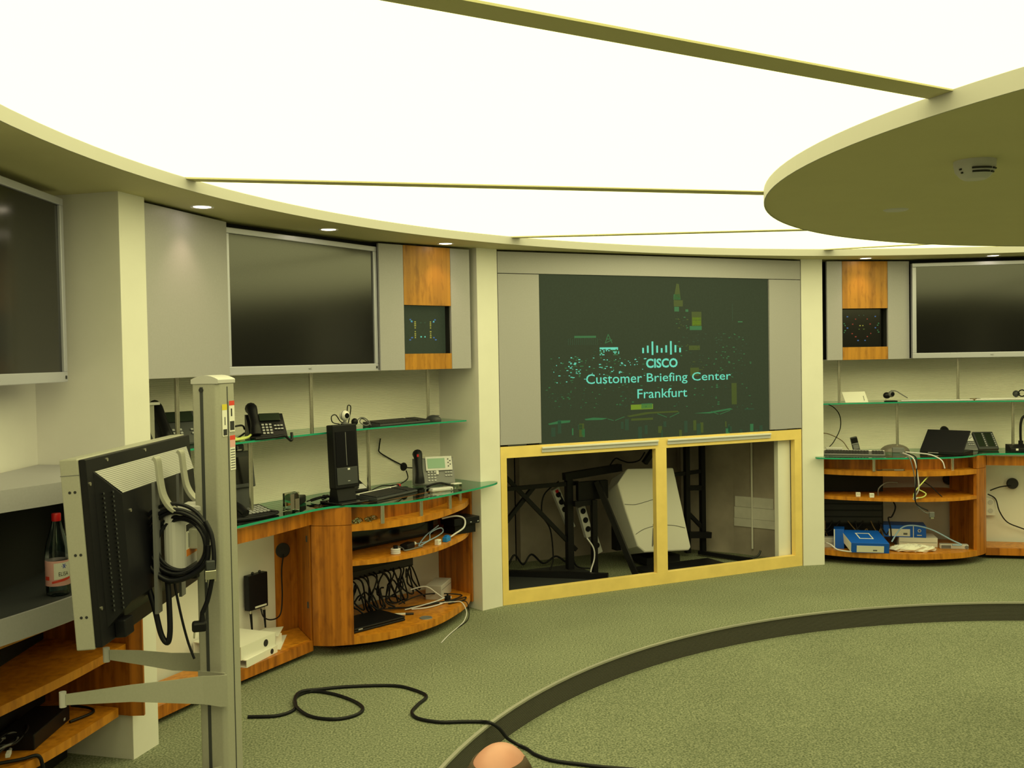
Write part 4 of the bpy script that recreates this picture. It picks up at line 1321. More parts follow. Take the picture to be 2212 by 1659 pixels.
MB().box(-0.14, 0.07, -0.03, 0.12, 0.06, 0.105).build('case', 'black_plastic', t, bevel=0.002)
MB().box(-0.12, 0.05, -0.01, 0.11, 0.0, 0.06).build('carrier', 'black_plastic', t)
for x in (-0.01, 0.05):
    MB().box(x, x + 0.012, -0.0312, -0.03, 0.07, 0.076).build('status_light', 'key_pale', t)
cable(K, 'white cable arching over the end of the middle shelf', [(2.22, 0.0, Z1 + 0.01), (2.32, 0.02, Z1 + 0.02), (2.41, 0.01, Z1 + 0.05), (2.43, 0.02, Z1 + 0.10), (2.38, 0.05, Z1 + 0.125), (2.28, 0.09, Z1 + 0.12)], 0.006, 'cable_white')
cable(K, 'pale blue cables tangled behind the blue connector', [(1.95, 0.10, Z1 + 0.006), (2.05, 0.03, Z1 + 0.02), (2.10, 0.05, Z1 + 0.06), (2.18, 0.03, Z1 + 0.08), (2.22, 0.04, Z1 + 0.05), (2.12, 0.01, Z1 + 0.04), (2.02, 0.0, Z1 + 0.03), (1.94, 0.02, Z1 + 0.008), (2.06, 0.06, Z1 + 0.045), (2.20, 0.06, Z1 + 0.09)], 0.004, 'cable_blue')
cable(K, 'grey cable scrap beside the wire coil', [(1.73, 0.03, Z1 + 0.006), (1.77, 0.05, Z1 + 0.03), (1.82, 0.05, Z1 + 0.012), (1.80, 0.01, Z1 + 0.006), (1.95, 0.0, Z1 + 0.006)], 0.005, 'mid_grey')
Z0 = 0.104
t = bthing(K, 'patch_panel', 'black patch panel with many plugged cables under the middle shelf', 'patch panel', 1.95, 0.42, 0.325, -0.12)
MB().box(-0.26, 0.36, -0.03, 0.10, 0.0, 0.118).build('case', 'black_plastic', t)
MB().box(-0.255, 0.355, -0.034, -0.03, 0.01, 0.05).build('face', 'ink', t)
rr = random.Random(5)
for i in range(13):
    u0 = 1.72 + 0.55 * i / 12
    a = rr.uniform(-0.14, 0.12)
    zl = rr.uniform(0.13, 0.24)
    pts = [(u0, 0.385, 0.345), (u0 + a * 0.3, 0.36 - rr.random() * 0.03, 0.31), (u0 + a, 0.34 + rr.random() * 0.04, zl), (u0 + a * 0.4 + 0.06, 0.33, max(0.13, zl - 0.06)), (u0 + 0.03, 0.36, zl + 0.10), (u0 - a * 0.5, 0.35, 0.26 - rr.random() * 0.09)]
    if i % 3 == 0:
        pts += [(u0 + a, 0.34, 0.16), (u0 + a + 0.04, 0.30, Z0 + 0.008)]
    cable(K, 'black patch cable looping down from the black patch panel', pts, 0.0055, 'cable_black', 6, group='patch cables under the middle shelf')
t = bthing(K, 'cable_box', 'plain pale grey box at the back of the bottom shelf', 'box', 2.47, 0.20, Z0, 0.35)
MB().box(-0.12, 0.12, 0.0, 0.11, 0.0, 0.095).build('case', 'alu_light', t, bevel=0.004)
MB().box(-0.115, 0.115, -0.0008, 0.0, 0.064, 0.067).build('seam', 'mid_grey', t)
t = bthing(K, 'laptop', 'closed black laptop lying on the bottom wooden shelf', 'laptop', 1.66, 0.10, Z0, -0.22)
MB().box(-0.19, 0.19, 0.0, 0.25, 0.0, 0.016).build('base', 'black_plastic', t, bevel=0.006)
MB().box(-0.19, 0.19, 0.0, 0.25, 0.0165, 0.030).build('lid', 'black_plastic', t, bevel=0.007)
MB().box(-0.16, -0.13, -0.001, 0.001, 0.016, 0.022).build('latch', 'key_pale', t)
t = bthing(K, 'marker_pen', 'white marker pen with black cap on the bottom shelf', 'pen', 1.94, 0.145, Z0, -0.9)
MB().cyl((-0.055, 0, 0.008), (0.01, 0, 0.008), 0.0075).build('barrel', 'white_plastic', t, smooth=0.6)
MB().cyl((0.01, 0, 0.008), (0.06, 0, 0.008), 0.008, 0.006).build('cap', 'ink', t, smooth=0.6)
MB().cyl((-0.064, 0, 0.008), (-0.055, 0, 0.008), 0.006).build('plug', 'ink', t)
t = bthing(K, 'desk_grommet', 'grey round cable grommet set in the bottom shelf', 'grommet', 1.955, -0.012, Z0)
MB().lathe([(0.0004, 0.002), (0.030, 0.002), (0.037, 0.004), (0.040, 0.0)], 28).build('rim', 'mid_grey', t, smooth=0.5)
for j, (m_, pts) in enumerate((
    ('cable_white', [(2.02, 0.20, Z0 + 0.01), (2.12, 0.17, Z0 + 0.012), (2.25, 0.13, Z0 + 0.02), (2.33, 0.11, Z0 + 0.03), (2.42, 0.13, Z0 + 0.012), (2.30, 0.09, Z0 + 0.008), (2.14, 0.11, Z0 + 0.008), (2.05, 0.17, Z0 + 0.01)]),
    ('cable_black', [(1.92, 0.33, Z0 + 0.02), (2.05, 0.24, Z0 + 0.01), (2.20, 0.16, Z0 + 0.01), (2.35, 0.09, Z0 + 0.01), (2.46, 0.08, Z0 + 0.012), (2.50, 0.12, Z0 + 0.012), (2.36, 0.20, Z0 + 0.04), (2.18, 0.22, Z0 + 0.06), (2.05, 0.27, Z0 + 0.03)]),
    ('cable_black', [(1.98, 0.30, Z0 + 0.02), (2.10, 0.19, Z0 + 0.01), (2.26, 0.11, Z0 + 0.01), (2.38, 0.06, Z0 + 0.01), (2.46, 0.04, Z0 + 0.012), (2.40, 0.02, Z0 + 0.008), (2.28, 0.05, Z0 + 0.008)]),
    ('cable_white', [(2.16, 0.26, Z0 + 0.10), (2.24, 0.20, Z0 + 0.11), (2.30, 0.16, Z0 + 0.06), (2.33, 0.12, Z0 + 0.02)]),
    ('cable_white', [(2.25, 0.10, Z0 + 0.012), (2.32, 0.04, Z0 + 0.012), (2.34, -0.01, Z0 + 0.01), (2.335, -0.05, 0.06), (2.28, -0.07, 0.02), (2.20, -0.09, 0.008), (2.02, -0.14, 0.006), (1.85, -0.20, 0.005)]),
    ('cable_black', [(2.30, 0.08, Z0 + 0.012), (2.37, 0.01, Z0 + 0.01), (2.375, -0.03, Z0), (2.37, -0.045, 0.03), (2.30, -0.07, 0.008), (2.12, -0.11, 0.006)]))):
    cable(K, ['white cable lying in loops on the bottom shelf', 'long black cable looped on the bottom shelf', 'short black cable on the bottom shelf by the grommet', 'stiff white cable rising from the grey box', 'white cable trailing from the bottom shelf over the carpet', 'thin black cable hanging off the bottom shelf to the carpet'][j], pts, 0.0032 if j > 3 else 0.0045, m_, 7)
t = bthing(K, 'cable_clip', 'small black plug on the looped cables of the bottom shelf', 'plug', 2.34, 0.10, Z0 + 0.012)
MB().box(-0.02, 0.02, -0.012, 0.012, 0.0, 0.03).build('body', 'black_plastic', t, bevel=0.003)
MB().cyl((0, 0, 0.03), (0, 0, 0.045), 0.006).build('strain_relief', 'black_plastic', t)
# recess beside the cabinet: router and binders
t = bthing(K, 'router', 'black wireless router mounted on the wall with antennas hanging down', 'router', 1.16, 0.595, 0.27, 0.03)
MB().box(-0.075, 0.075, -0.02, 0.02, 0.0, 0.20).build('case', 'black_plastic', t, bevel=0.004)
MB().box(-0.03, 0.06, -0.0215, -0.02, 0.008, 0.018).build('label', 'paper_white', t)
for x in (-0.05, 0.055):
    MB().cyl((x, -0.005, -0.02), (x + 0.008, -0.005, -0.125), 0.008, 0.005).build('antenna', 'black_plastic', t, smooth=0.5)
    MB().cyl((x, -0.005, -0.02), (x, -0.005, 0.0), 0.005).build('joint', 'steel', t)
for x in (-0.028, 0.028):
    MB().ball((x, -0.004, 0.206), 0.009, 8).build('knob', 'ink', t, smooth=1)
cable(K, 'black lead from the router to the hole in the bamboo panel', [(1.17, 0.57, 0.27), (1.18, 0.56, 0.22), (1.24, 0.56, 0.19), (1.32, 0.57, 0.20), (1.35, 0.58, 0.30), (1.36, 0.59, 0.45), (1.385, 0.595, 0.54)], 0.004, 'cable_black')
BZ = 0.089
t = bthing(K, 'ring_binder', 'white ring binder lying at the bottom of the stack', 'binder', 0.90, 0.285, BZ, 0.22)
MB().box(-0.145, 0.145, 0.0, 0.315, 0.0, 0.004).build('cover', 'paper_white', t)
MB().box(-0.145, 0.145, 0.0, 0.315, 0.036, 0.040).build('cover', 'paper_white', t)
MB().box(-0.145, 0.145, 0.0, 0.004, 0.004, 0.036).build('spine', 'paper_white', t)
MB().lathe([(0.0004, 0.0), (0.014, 0.0), (0.014, 0.002)], 18, R=Matrix.Rotation(math.pi / 2, 3, 'X'), c=(0.09, 0.0, 0.020)).build('finger_hole', 'ink', t)
MB().box(0.09, 0.145, 0.02, 0.26, 0.006, 0.034).build('pages', 'paper_white', t)
t = bthing(K, 'ring_binder', 'white ring binder lying on top of another binder', 'binder', 0.885, 0.295, BZ + 0.041, 0.16)
MB().box(-0.15, 0.15, 0.0, 0.31, 0.0, 0.004).build('cover', 'paper_white', t)
MB().box(-0.15, 0.15, 0.0, 0.31, 0.066, 0.070).build('cover', 'paper_white', t)
MB().box(-0.15, 0.15, 0.0, 0.004, 0.004, 0.066).build('spine', 'paper_white', t)
MB().box(-0.15, 0.149, 0.30, 0.308, 0.006, 0.064).build('pages', 'paper_white', t)
MB().box(0.143, 0.150, 0.0, 0.31, 0.004, 0.066).build('side_wall', 'paper_white', t)
MB().lathe([(0.0004, 0.0), (0.019, 0.0), (0.019, 0.002)], 18, R=Matrix.Rotation(math.pi / 2, 3, 'X'), c=(0.06, 0.0, 0.036)).build('finger_hole', 'ink', t)
t = bthing(K, 'folder', 'open white folder sheet sticking out beside the binders', 'folder', 1.175, 0.35, BZ, 0.15)
MB().prism([(-0.10, -0.005), (0.16, 0.14), (0.10, 0.20), (-0.12, 0.16)], 0.0, 0.003).build('sheet', 'paper_white', t)
mb = MB().prism([(-0.07, 0.03), (0.15, 0.155), (0.06, 0.22), (-0.10, 0.20)], 0.0, 0.003)
mb.xform(T(0, 0, 0.058) @ Matrix.Rotation(0.06, 4, 'Y')).build('sheet', 'paper_white', t)
MB().box(-0.10, 0.03, 0.08, 0.20, 0.003, 0.052).build('block', 'paper_white', t)

# ================================================================== BAY 2
K = 2
t = bthing(K, 'card', 'white leaflet leaning on the glass shelf beside the post', 'card', 0.285, 0.235, SH, 0.05)
MB().prism([(-0.075, 0), (0.105, 0), (0.08, 0.088), (-0.10, 0.085)], -0.002, 0.002).xform(RX(math.pi / 2 - 0.25)).build('sheet', 'paper_white', t)
mb = MB()
for i in range(5):
    mb.box(0.070 - i * 0.0014, 0.076 - i * 0.0014, 0.014 + i * 0.008, 0.019 + i * 0.008, 0.0021, 0.0026)
tag(mb.xform(RX(math.pi / 2 - 0.25)).build('print', 'ink', t), kind='stuff')
MB().box(-0.07, 0.10, 0.012, 0.026, 0.0, 0.006).build('back_prop', 'paper_white', t)
t = bthing(K, 'webcam', 'silver and black webcam on a low clip on the glass shelf', 'webcam', 0.575, 0.30, SH, 0.0)
MB().box(-0.05, 0.05, -0.02, 0.02, 0.0, 0.008).build('clip', 'black_plastic', t, bevel=0.003)
MB().box(-0.04, 0.03, -0.018, 0.018, 0.012, 0.020).build('clip_arm', 'steel', t, bevel=0.002)
MB().ball((-0.03, 0, 0.050), (0.030, 0.026, 0.026), 12).build('shell', 'black_plastic', t, smooth=1.2)
MB().ball((0.0, -0.018, 0.062), (0.026, 0.022, 0.026), 12).build('ball', 'mid_grey', t, smooth=1.2)
MB().lathe([(0.0004, 0.006), (0.012, 0.006), (0.016, 0)], 16, c=(0.006, -0.036, 0.062), R=Matrix.Rotation(math.pi / 2, 3, 'X')).build('lens', 'black_gloss', t)
MB().tube(spline([(0.0, 0, 0.088), (0.04, 0, 0.084), (0.07, 0, 0.066), (0.11, 0, 0.040), (0.13, 0, 0.028)], 5), 0.004, 6).build('arm', 'mid_grey', t, smooth=1)
cable(K, 'white cable lying flat along the glass shelf', [(0.66, 0.32, SH + 0.005), (0.85, 0.31, SH + 0.006), (1.05, 0.31, SH + 0.005), (1.3, 0.31, SH + 0.006), (1.5, 0.31, SH + 0.010), (1.62, 0.32, SH + 0.006)], 0.006, 'cable_white')
t = bthing(K, 'paper_stack', 'white papers lying on the glass shelf beside the post', 'papers', 1.42, 0.36, SH, 0.0)
for j in range(3):
    MB().box(-0.17 + 0.01 * j, 0.16 + 0.015 * j, -0.03, 0.12 - 0.01 * j, 0.006 * j, 0.006 * j + 0.005).build('sheet', 'paper_white', t)
t = bthing(K, 'tape_roll', 'small brown tape roll on the glass shelf', 'tape roll', 1.215, 0.33, SH, 0.0)
mb = MB().lathe([(0.016, 0), (0.026, 0), (0.026, 0.016), (0.016, 0.016), (0.016, 0)], 22)
mb.build('roll', 'cable_brown', t, smooth=0.5)
t = bthing(K, 'webcam', 'dark webcam with a ring band at the far end of the glass shelf', 'webcam', 1.575, 0.44, SH + 0.0, 0.0)
webcam(t, 0.026, 'dark_grey', True, 0.5)
MB().tube([(0.045 + 0.026 * math.cos(a), 0, 0.05 + 0.026 * math.sin(a)) for a in [i * math.pi / 9 for i in range(18)]], 0.005, 6, closed=True).build('ring', 'black_plastic', t, smooth=1)
# desk
t = bthing(K, 'keyboard', 'grey keyboard seen edge-on along the glass desk edge', 'keyboard', 0.235, 0.035, DT, -0.20)
keyboard(t, 0.46, 0.15, 'mid_grey', 'key_black', 'white_plastic')
t = bthing(K, 'network_hub', 'small white network box with ports behind the grey keyboard', 'network box', 0.125, 0.27, DT, -0.1)
MB().box(-0.06, 0.06, -0.03, 0.04, 0.0, 0.030).build('case', 'black_plastic', t, bevel=0.003)
MB().box(-0.064, 0.064, -0.034, 0.044, 0.0305, 0.044).build('lid', 'white_plastic', t, bevel=0.003)
for j in range(4):
    MB().box(-0.045 + j * 0.028, -0.028 + j * 0.028, -0.0312, -0.03, 0.008, 0.022).build('port', 'mid_grey', t)
cable(K, 'black lead arching up the ribbed wall from the network box', [(0.09, 0.27, DT + 0.05), (0.13, 0.30, DT + 0.09), (0.19, 0.36, DT + 0.19), (0.195, 0.40, DT + 0.29), (0.15, 0.42, DT + 0.36), (0.07, 0.40, DT + 0.40)], 0.004, 'cable_black')
cable(K, 'yellowish lead running down the wall to the network box', [(0.02, 0.30, DT + 0.16), (0.10, 0.33, DT + 0.145), (0.20, 0.34, DT + 0.09), (0.25, 0.33, DT + 0.02), (0.28, 0.32, DT + 0.006)], 0.0035, 'cable_brown')
t = bthing(K, 'cordless_handset', 'small dark cordless handset standing in its cradle', 'handset', 0.315, 0.34, DT, 0.0)
MB().box(-0.028, 0.036, -0.03, 0.03, 0.0, 0.018).build('cradle', 'dark_grey', t, bevel=0.005)
M = T(0, 0, 0.010) @ Matrix.Rotation(-0.20, 4, 'Y') @ RX(-0.2)
put(t, MB().box(-0.028, 0.028, -0.012, 0.012, 0.0, 0.115), M, 'body', 'dark_grey', 0.008)
put(t, MB().box(-0.024, 0.024, -0.0128, -0.012, 0.062, 0.104), M, 'display', 'black_gloss')
put(t, MB().box(-0.026, 0.026, -0.0135, -0.011, 0.055, 0.058), M, 'band', 'key_pale')
put(t, MB().box(-0.02, 0.02, -0.0128, -0.012, 0.012, 0.048), M, 'keypad', 'mid_grey')
t = bthing(K, 'conference_puck', 'low brown-grey rounded speaker beside the laptop', 'speaker', 0.61, 0.30, DT, -0.1)
mb = MB().ball((0, 0.05, 0.0), (0.115, 0.08, 0.062), 16)
mb.v = [(x, y, max(0, z)) for x, y, z in mb.v]
mb.build('shell', 'smoke_plastic', t, smooth=1.2)
MB().box(-0.03, 0.06, -0.05, -0.01, 0.0, 0.04).build('connector', 'mid_grey', t, bevel=0.004)
t = bthing(K, 'laptop', 'black laptop with its lid half open on the glass desktop', 'laptop', 0.906, 0.107, DT, -0.60)
MB().box(-0.165, 0.165, 0.0, 0.24, 0.0, 0.024).build('base', 'black_plastic', t, bevel=0.003)
M = T(0, 0.0, 0.026) @ RX(0.72)
put(t, MB().box(-0.165, 0.165, 0.0, 0.235, -0.012, 0.0), M, 'lid', 'black_plastic', 0.003)
put(t, MB().box(-0.145, 0.145, 0.02, 0.22, -0.013, -0.012), M, 'display', 'screen_black')
MB().box(-0.14, 0.14, 0.06, 0.22, 0.024, 0.027).build('keys', 'key_black', t)
MB().box(-0.10, -0.02, -0.001, 0.0, 0.008, 0.012).build('ports', 'key_pale', t)

t = bthing(K, 'phone', 'silver desk phone with a wide black key module beside the laptop', 'phone', 1.145, 0.385, DT, 0.08)
desk_phone(t, 0.25, 0.185, 0.75, body='mid_grey', lcd='lcd_dark', extra=True)
t = bthing(K, 'gooseneck_microphone', 'black desk microphone with a bent gooseneck on a chunky base', 'microphone', 1.545, 0.32, DT, 0.0)
MB().extr([(-0.05, 0), (-0.05, 0.03), (0.0, 0.055), (0.07, 0.055), (0.07, 0)], 'x', -0.07, 0.09).build('base', 'black_plastic', t, bevel=0.006)
MB().cyl((0.03, 0.02, 0.055), (0.03, 0.02, 0.085), 0.018).build('socket', 'black_plastic', t, smooth=0.5)
MB().tube(spline([(0.03, 0.02, 0.08), (0.028, 0.02, 0.16), (0.032, 0.02, 0.23), (0.05, 0.02, 0.275), (0.09, 0.0, 0.29), (0.12, -0.02, 0.275)], 6), 0.010, 8).build('neck', 'black_plastic', t, smooth=1)
MB().cyl((0.115, -0.018, 0.28), (0.155, -0.035, 0.255), 0.014).build('head', 'black_plastic', t, smooth=0.6)
MB().box(-0.03, -0.012, -0.052, -0.05, 0.012, 0.028).build('lamp', 'white_plastic', t)
t = bthing(K, 'cutter_knife', 'flat brown tool lying on the wooden top shelf', 'tool', 0.525, -0.005, 0.742, 0.0)
MB().box(-0.09, 0.08, -0.012, 0.014, 0.0, 0.014).build('handle', 'cable_brown', t, bevel=0.003)
MB().box(-0.13, -0.09, -0.005, 0.008, 0.002, 0.008).build('blade', 'dark_grey', t)
MB().box(0.0, 0.07, -0.0128, -0.012, 0.004, 0.010).build('label', 'key_pale', t)
for j, (m_, r_, pts) in enumerate((
    ('cable_white', 0.005, [(0.64, 0.10, DT + 0.02), (0.72, 0.0, DT + 0.02), (0.78, -0.10, DT + 0.016), (0.84, -0.15, DT - 0.02), (0.86, -0.16, DT - 0.08)]),
    ('cable_white', 0.005, [(0.60, 0.02, DT + 0.02), (0.62, -0.11, DT + 0.012), (0.64, -0.165, DT - 0.02), (0.66, -0.165, DT - 0.12), (0.67, -0.16, DT - 0.24), (0.64, -0.12, DT - 0.32), (0.68, -0.10, 0.545)]),
    ('mid_grey', 0.004, [(0.58, 0.02, DT + 0.02), (0.60, -0.12, DT + 0.010), (0.615, -0.165, DT - 0.03), (0.64, -0.165, DT - 0.15), (0.65, -0.15, DT - 0.27), (0.66, -0.13, 0.50), (0.72, -0.15, 0.44), (0.755, -0.155, 0.44)]),
    ('cable_black', 0.005, [(0.63, 0.02, DT + 0.018), (0.65, -0.12, DT + 0.010), (0.655, -0.165, DT - 0.03), (0.65, -0.165, DT - 0.2), (0.64, -0.16, 0.58), (0.66, -0.15, 0.50), (0.74, -0.155, 0.455)]),
    ('cable_lime', 0.005, [(0.80, 0.0, 0.72), (0.72, -0.08, 0.66), (0.66, -0.11, 0.60), (0.65, -0.10, 0.548), (0.72, -0.07, 0.545), (0.75, -0.05, 0.57), (0.70, -0.04, 0.60)]),
    ('mid_grey', 0.005, [(0.42, 0.06, 0.541), (0.42, 0.03, 0.60), (0.48, 0.03, 0.645), (0.56, 0.03, 0.645)]),
    ('cable_black', 0.004, [(0.74, 0.02, 0.66), (0.80, 0.0, 0.62), (0.86, 0.0, 0.56), (0.88, -0.01, 0.541)]))):
    cable(K, ['pale cable arching from the laptop over the glass edge', 'white cable hanging down over the curved shelf front', 'grey network cable with plug hanging in front of the shelves', 'black cable hanging over the glass edge by the laptop', 'yellow-green cable curl on the middle shelf', 'grey cable arch on the middle shelf', 'thin black cable drooping at the back of the middle shelf'][j], pts, r_, m_, 7)
t = bthing(K, 'plug', 'grey network plug dangling in front of the open shelves', 'plug', 0.765, -0.155, 0.405, 0.2)
MB().box(-0.018, 0.018, -0.010, 0.010, 0.0, 0.04).build('body', 'mid_grey', t, bevel=0.003)
MB().box(-0.012, 0.012, -0.008, 0.008, -0.012, 0.0).build('contact', 'steel', t)
for j, u in enumerate((0.262, 0.355)):
    t = bthing(K, 'plug', ['pale square plug at the back of the middle shelf', 'white square plug with two slots on the middle shelf'][j], 'plug', u, 0.03 - 0.05 * j, 0.535, 0.0)
    MB().box(-0.017, 0.017, -0.012, 0.012, 0.0, 0.034).build('body', 'white_plastic', t, bevel=0.002)
    for x in (-0.006, 0.006):
        MB().box(x - 0.002, x + 0.002, -0.0128, -0.012, 0.018, 0.024).build('slot', 'ink', t)
t = bthing(K, 'rack_panel', 'tall black rack panel behind the middle shelf', 'rack panel', 0.27, 0.30, 0.0 + 0.105, 0.0)
MB().box(-0.26, 0.24, 0.0, 0.06, 0.165, 0.40).build('case', 'black_plastic', t)
MB().box(-0.26, 0.24, 0.0, 0.06, 0.435, 0.595).build('case', 'black_plastic', t)
for j in range(4):
    MB().box(-0.25, 0.23, -0.003, 0.0, 0.18 + j * 0.053, 0.222 + j * 0.053).build('faceplate', 'ink', t, bevel=0.001)
MB().box(-0.24, 0.22, 0.02, 0.05, 0.0, 0.164).build('leg', 'black_plastic', t)
MB().box(-0.235, -0.12, -0.003, 0.0, 0.582, 0.592).build('label', 'paper_white', t)
rr = random.Random(9)
for i in range(8):
    u0 = 0.05 + 0.42 * i / 7
    a = rr.uniform(-0.12, 0.12)
    pts = [(u0, 0.285, 0.30), (u0 + a * 0.4, 0.26, 0.25), (u0 + a, 0.25, 0.19 + rr.random() * 0.04), (u0 + a * 1.5, 0.26, 0.24), (u0 + a * 1.2 + 0.04, 0.25, 0.15), (u0 + a + 0.08, 0.24, Z0 + 0.008)]
    cable(K, 'dark cable sagging below the tall rack panel', pts, 0.005, 'cable_black' if i % 3 else 'cable_brown', 6, group='cables below the rack panel')
cable(K, 'black lead hanging beside the tall rack panel', [(0.56, 0.30, 0.50), (0.60, 0.28, 0.42), (0.57, 0.27, 0.34), (0.54, 0.26, 0.33), (0.555, 0.25, 0.25), (0.56, 0.24, 0.14)], 0.006, 'cable_black')
t = bthing(K, 'flat_carton', 'blue product carton with white square outline propped up at its back', 'carton', 0.335, -0.045, Z0, -0.10)
TI = RX(0.30) @ Matrix(((1, -0.28, 0, 0), (0, 1, 0, 0), (0, 0, 1, 0), (0, 0, 0, 1)))
put(t, MB().box(-0.14, 0.14, 0.0, 0.22, 0.0, 0.085), TI, 'carton', 'blue_box', 0.002)
put(t, MB().box(-0.10, 0.10, -0.0015, 0.0, 0.006, 0.062), TI, 'label', 'paper_white')
put(t, MB().box(0.02, 0.05, -0.0022, -0.0015, 0.018, 0.030), TI, 'barcode', 'mid_grey')
mb = MB()
for x0, x1, y0, y1 in ((-0.045, 0.045, 0.160, 0.168), (-0.045, 0.045, 0.072, 0.080), (-0.053, -0.045, 0.072, 0.168), (0.045, 0.053, 0.072, 0.168)):
    mb.box(x0, x1, y0, y1, 0.085, 0.0862)
put(t, mb, TI, 'square_print', 'paper_white')
put(t, MB().box(-0.1415, -0.14, 0.004, 0.216, 0.004, 0.080), TI, 'side_label', 'paper_white')
t = bthing(K, 'power_adapter', 'black adapter block under the back of the propped blue carton', 'adapter', 0.33, 0.145, Z0, -0.1)
MB().box(-0.16, 0.08, -0.02, 0.035, 0.0, 0.050).build('block', 'black_plastic', t, bevel=0.005)
MB().cyl((-0.16, 0.0, 0.02), (-0.19, 0.0, 0.012), 0.008).build('sleeve', 'black_plastic', t)

t = bthing(K, 'standing_carton', 'narrow blue carton standing on edge behind the flat blue one', 'carton', 0.13, 0.12, Z0, -0.2)
MB().box(-0.04, 0.04, 0.0, 0.15, 0.0, 0.155).build('carton', 'blue_box', t, bevel=0.002)
MB().box(-0.038, -0.03, -0.0015, 0.0, 0.0, 0.155).build('edge_tape', 'paper_white', t)
t = bthing(K, 'white_carton', 'flat white carton carrying a blue one on the bottom shelf', 'carton', 0.76, 0.22, Z0, -0.08)
MB().box(-0.145, 0.145, 0.0, 0.22, 0.0, 0.075).build('carton', 'paper_white', t, bevel=0.002)
MB().box(-0.14, 0.14, -0.001, 0.0, 0.036, 0.039).build('seam', 'mid_grey', t)
t = bthing(K, 'blue_carton', 'blue product carton with white label lying on the white carton', 'carton', 0.66, 0.235, Z0 + 0.0752, -0.14)
MB().box(-0.16, 0.16, 0.0, 0.19, 0.0, 0.095).build('carton', 'blue_box', t, bevel=0.002)
MB().box(-0.12, 0.04, -0.0015, 0.0, 0.008, 0.066).build('label', 'paper_white', t)
MB().box(-0.01, 0.02, -0.0022, -0.0015, 0.02, 0.036).build('barcode', 'mid_grey', t)
MB().box(0.062, 0.068, -0.0015, 0.0, 0.0, 0.095).build('edge_print', 'paper_white', t)
MB().lathe([(0.010, 0), (0.013, 0), (0.013, 0.0016), (0.010, 0.0016), (0.010, 0)], 14, R=Matrix.Rotation(math.pi / 2, 3, 'X'), c=(0.11, 0.0, 0.056)).build('ring_print', 'paper_white', t)
MB().box(0.092, 0.128, -0.0015, 0.0, 0.016, 0.022).build('name_print', 'paper_white', t)
t = bthing(K, 'power_adapter', 'silver-white power brick lying at the end of the bottom shelf', 'adapter', 1.02, 0.17, Z0, -0.12)
MB().box(-0.11, 0.10, -0.028, 0.028, 0.0, 0.038).build('block', 'alu_light', t, bevel=0.006)
MB().box(-0.10, -0.03, -0.0288, -0.027, 0.006, 0.030).build('label', 'mid_grey', t)
MB().lathe([(0.0004, 0), (0.014, 0), (0.014, 0.004)], 14, R=Matrix.Rotation(math.pi / 2, 3, 'X'), c=(0.085, -0.027, 0.019)).build('port', 'mid_grey', t)
t = bthing(K, 'plastic_bag', 'crumpled white plastic bag on the bottom shelf beside the flat carton', 'plastic bag', 0.68, 0.03, Z0)
rr = random.Random(21)
mb = MB().ball((0, 0.03, 0.018), (0.17, 0.07, 0.026), 16)
mb.v = [(x + rr.uniform(-.012, .012), y + rr.uniform(-.01, .01), max(0.001, z + rr.uniform(-.010, .012))) for x, y, z in mb.v]
mb.build('bag', 'paper_white', t)
t = bthing(K, 'small_grey_box', 'small pale box on the bottom shelf touching the pillar', 'box', 0.06, 0.16, Z0, 0.1)
MB().box(-0.05, 0.055, 0.0, 0.08, 0.0, 0.08).build('case', 'alu_light', t, bevel=0.003)
MB().box(-0.05, 0.055, -0.0008, 0.0, 0.036, 0.039).build('seam', 'mid_grey', t)
cable(K, 'white cable running from the small pale box to the flat blue carton', [(0.03, 0.10, Z0 + 0.05), (0.06, 0.07, Z0 + 0.04), (0.10, 0.03, Z0 + 0.012), (0.16, -0.01, Z0 + 0.006), (0.20, -0.03, Z0 + 0.006)], 0.006, 'cable_white')
cable(K, 'pale blue cable arching over the cartons to the shelf', [(0.52, 0.06, Z0 + 0.07), (0.60, 0.10, Z0 + 0.17), (0.70, 0.12, Z0 + 0.19), (0.84, 0.13, Z0 + 0.155), (0.98, 0.11, Z0 + 0.08), (1.05, 0.09, Z0 + 0.045), (0.98, 0.08, Z0 + 0.045)], 0.006, 'cable_blue')
t = bthing(K, 'wall_grommet', 'black round cable cap on the cream wall below the desk', 'grommet', 1.60, 0.600, 0.565, 0.0)
MB().lathe([(0.0004, 0.014), (0.040, 0.014), (0.046, 0.0), (0.046, -0.01)], 26, R=Matrix.Rotation(math.pi / 2, 3, 'X')).build('cap', 'ink', t, smooth=0.5)
t = bthing(K, 'wall_grommet', 'black round cable cap behind the middle shelf', 'grommet', 1.10, 0.600, 0.60, 0.0)
MB().lathe([(0.0004, 0.014), (0.040, 0.014), (0.046, 0.0), (0.046, -0.01)], 26, R=Matrix.Rotation(math.pi / 2, 3, 'X')).build('cap', 'ink', t, smooth=0.5)
cable(K, 'black lead from the black cap down the cream wall', [(1.58, 0.58, 0.55), (1.50, 0.585, 0.54), (1.42, 0.585, 0.51)], 0.005, 'cable_black')
cable(K, 'black lead swinging across the cream wall below the desk', [(1.40, 0.58, 0.48), (1.46, 0.58, 0.44), (1.49, 0.58, 0.34), (1.55, 0.58, 0.25), (1.66, 0.58, 0.20), (1.80, 0.58, 0.15)], 0.005, 'cable_black')
t = bthing(K, 'wall_socket', 'white double wall socket beside the cabinet jamb', 'socket', 1.425, 0.605, 0.30, 0.0)
MB().box(-0.04, 0.04, -0.01, 0.01, 0.0, 0.15).build('plate', 'white_plastic', t, bevel=0.003)
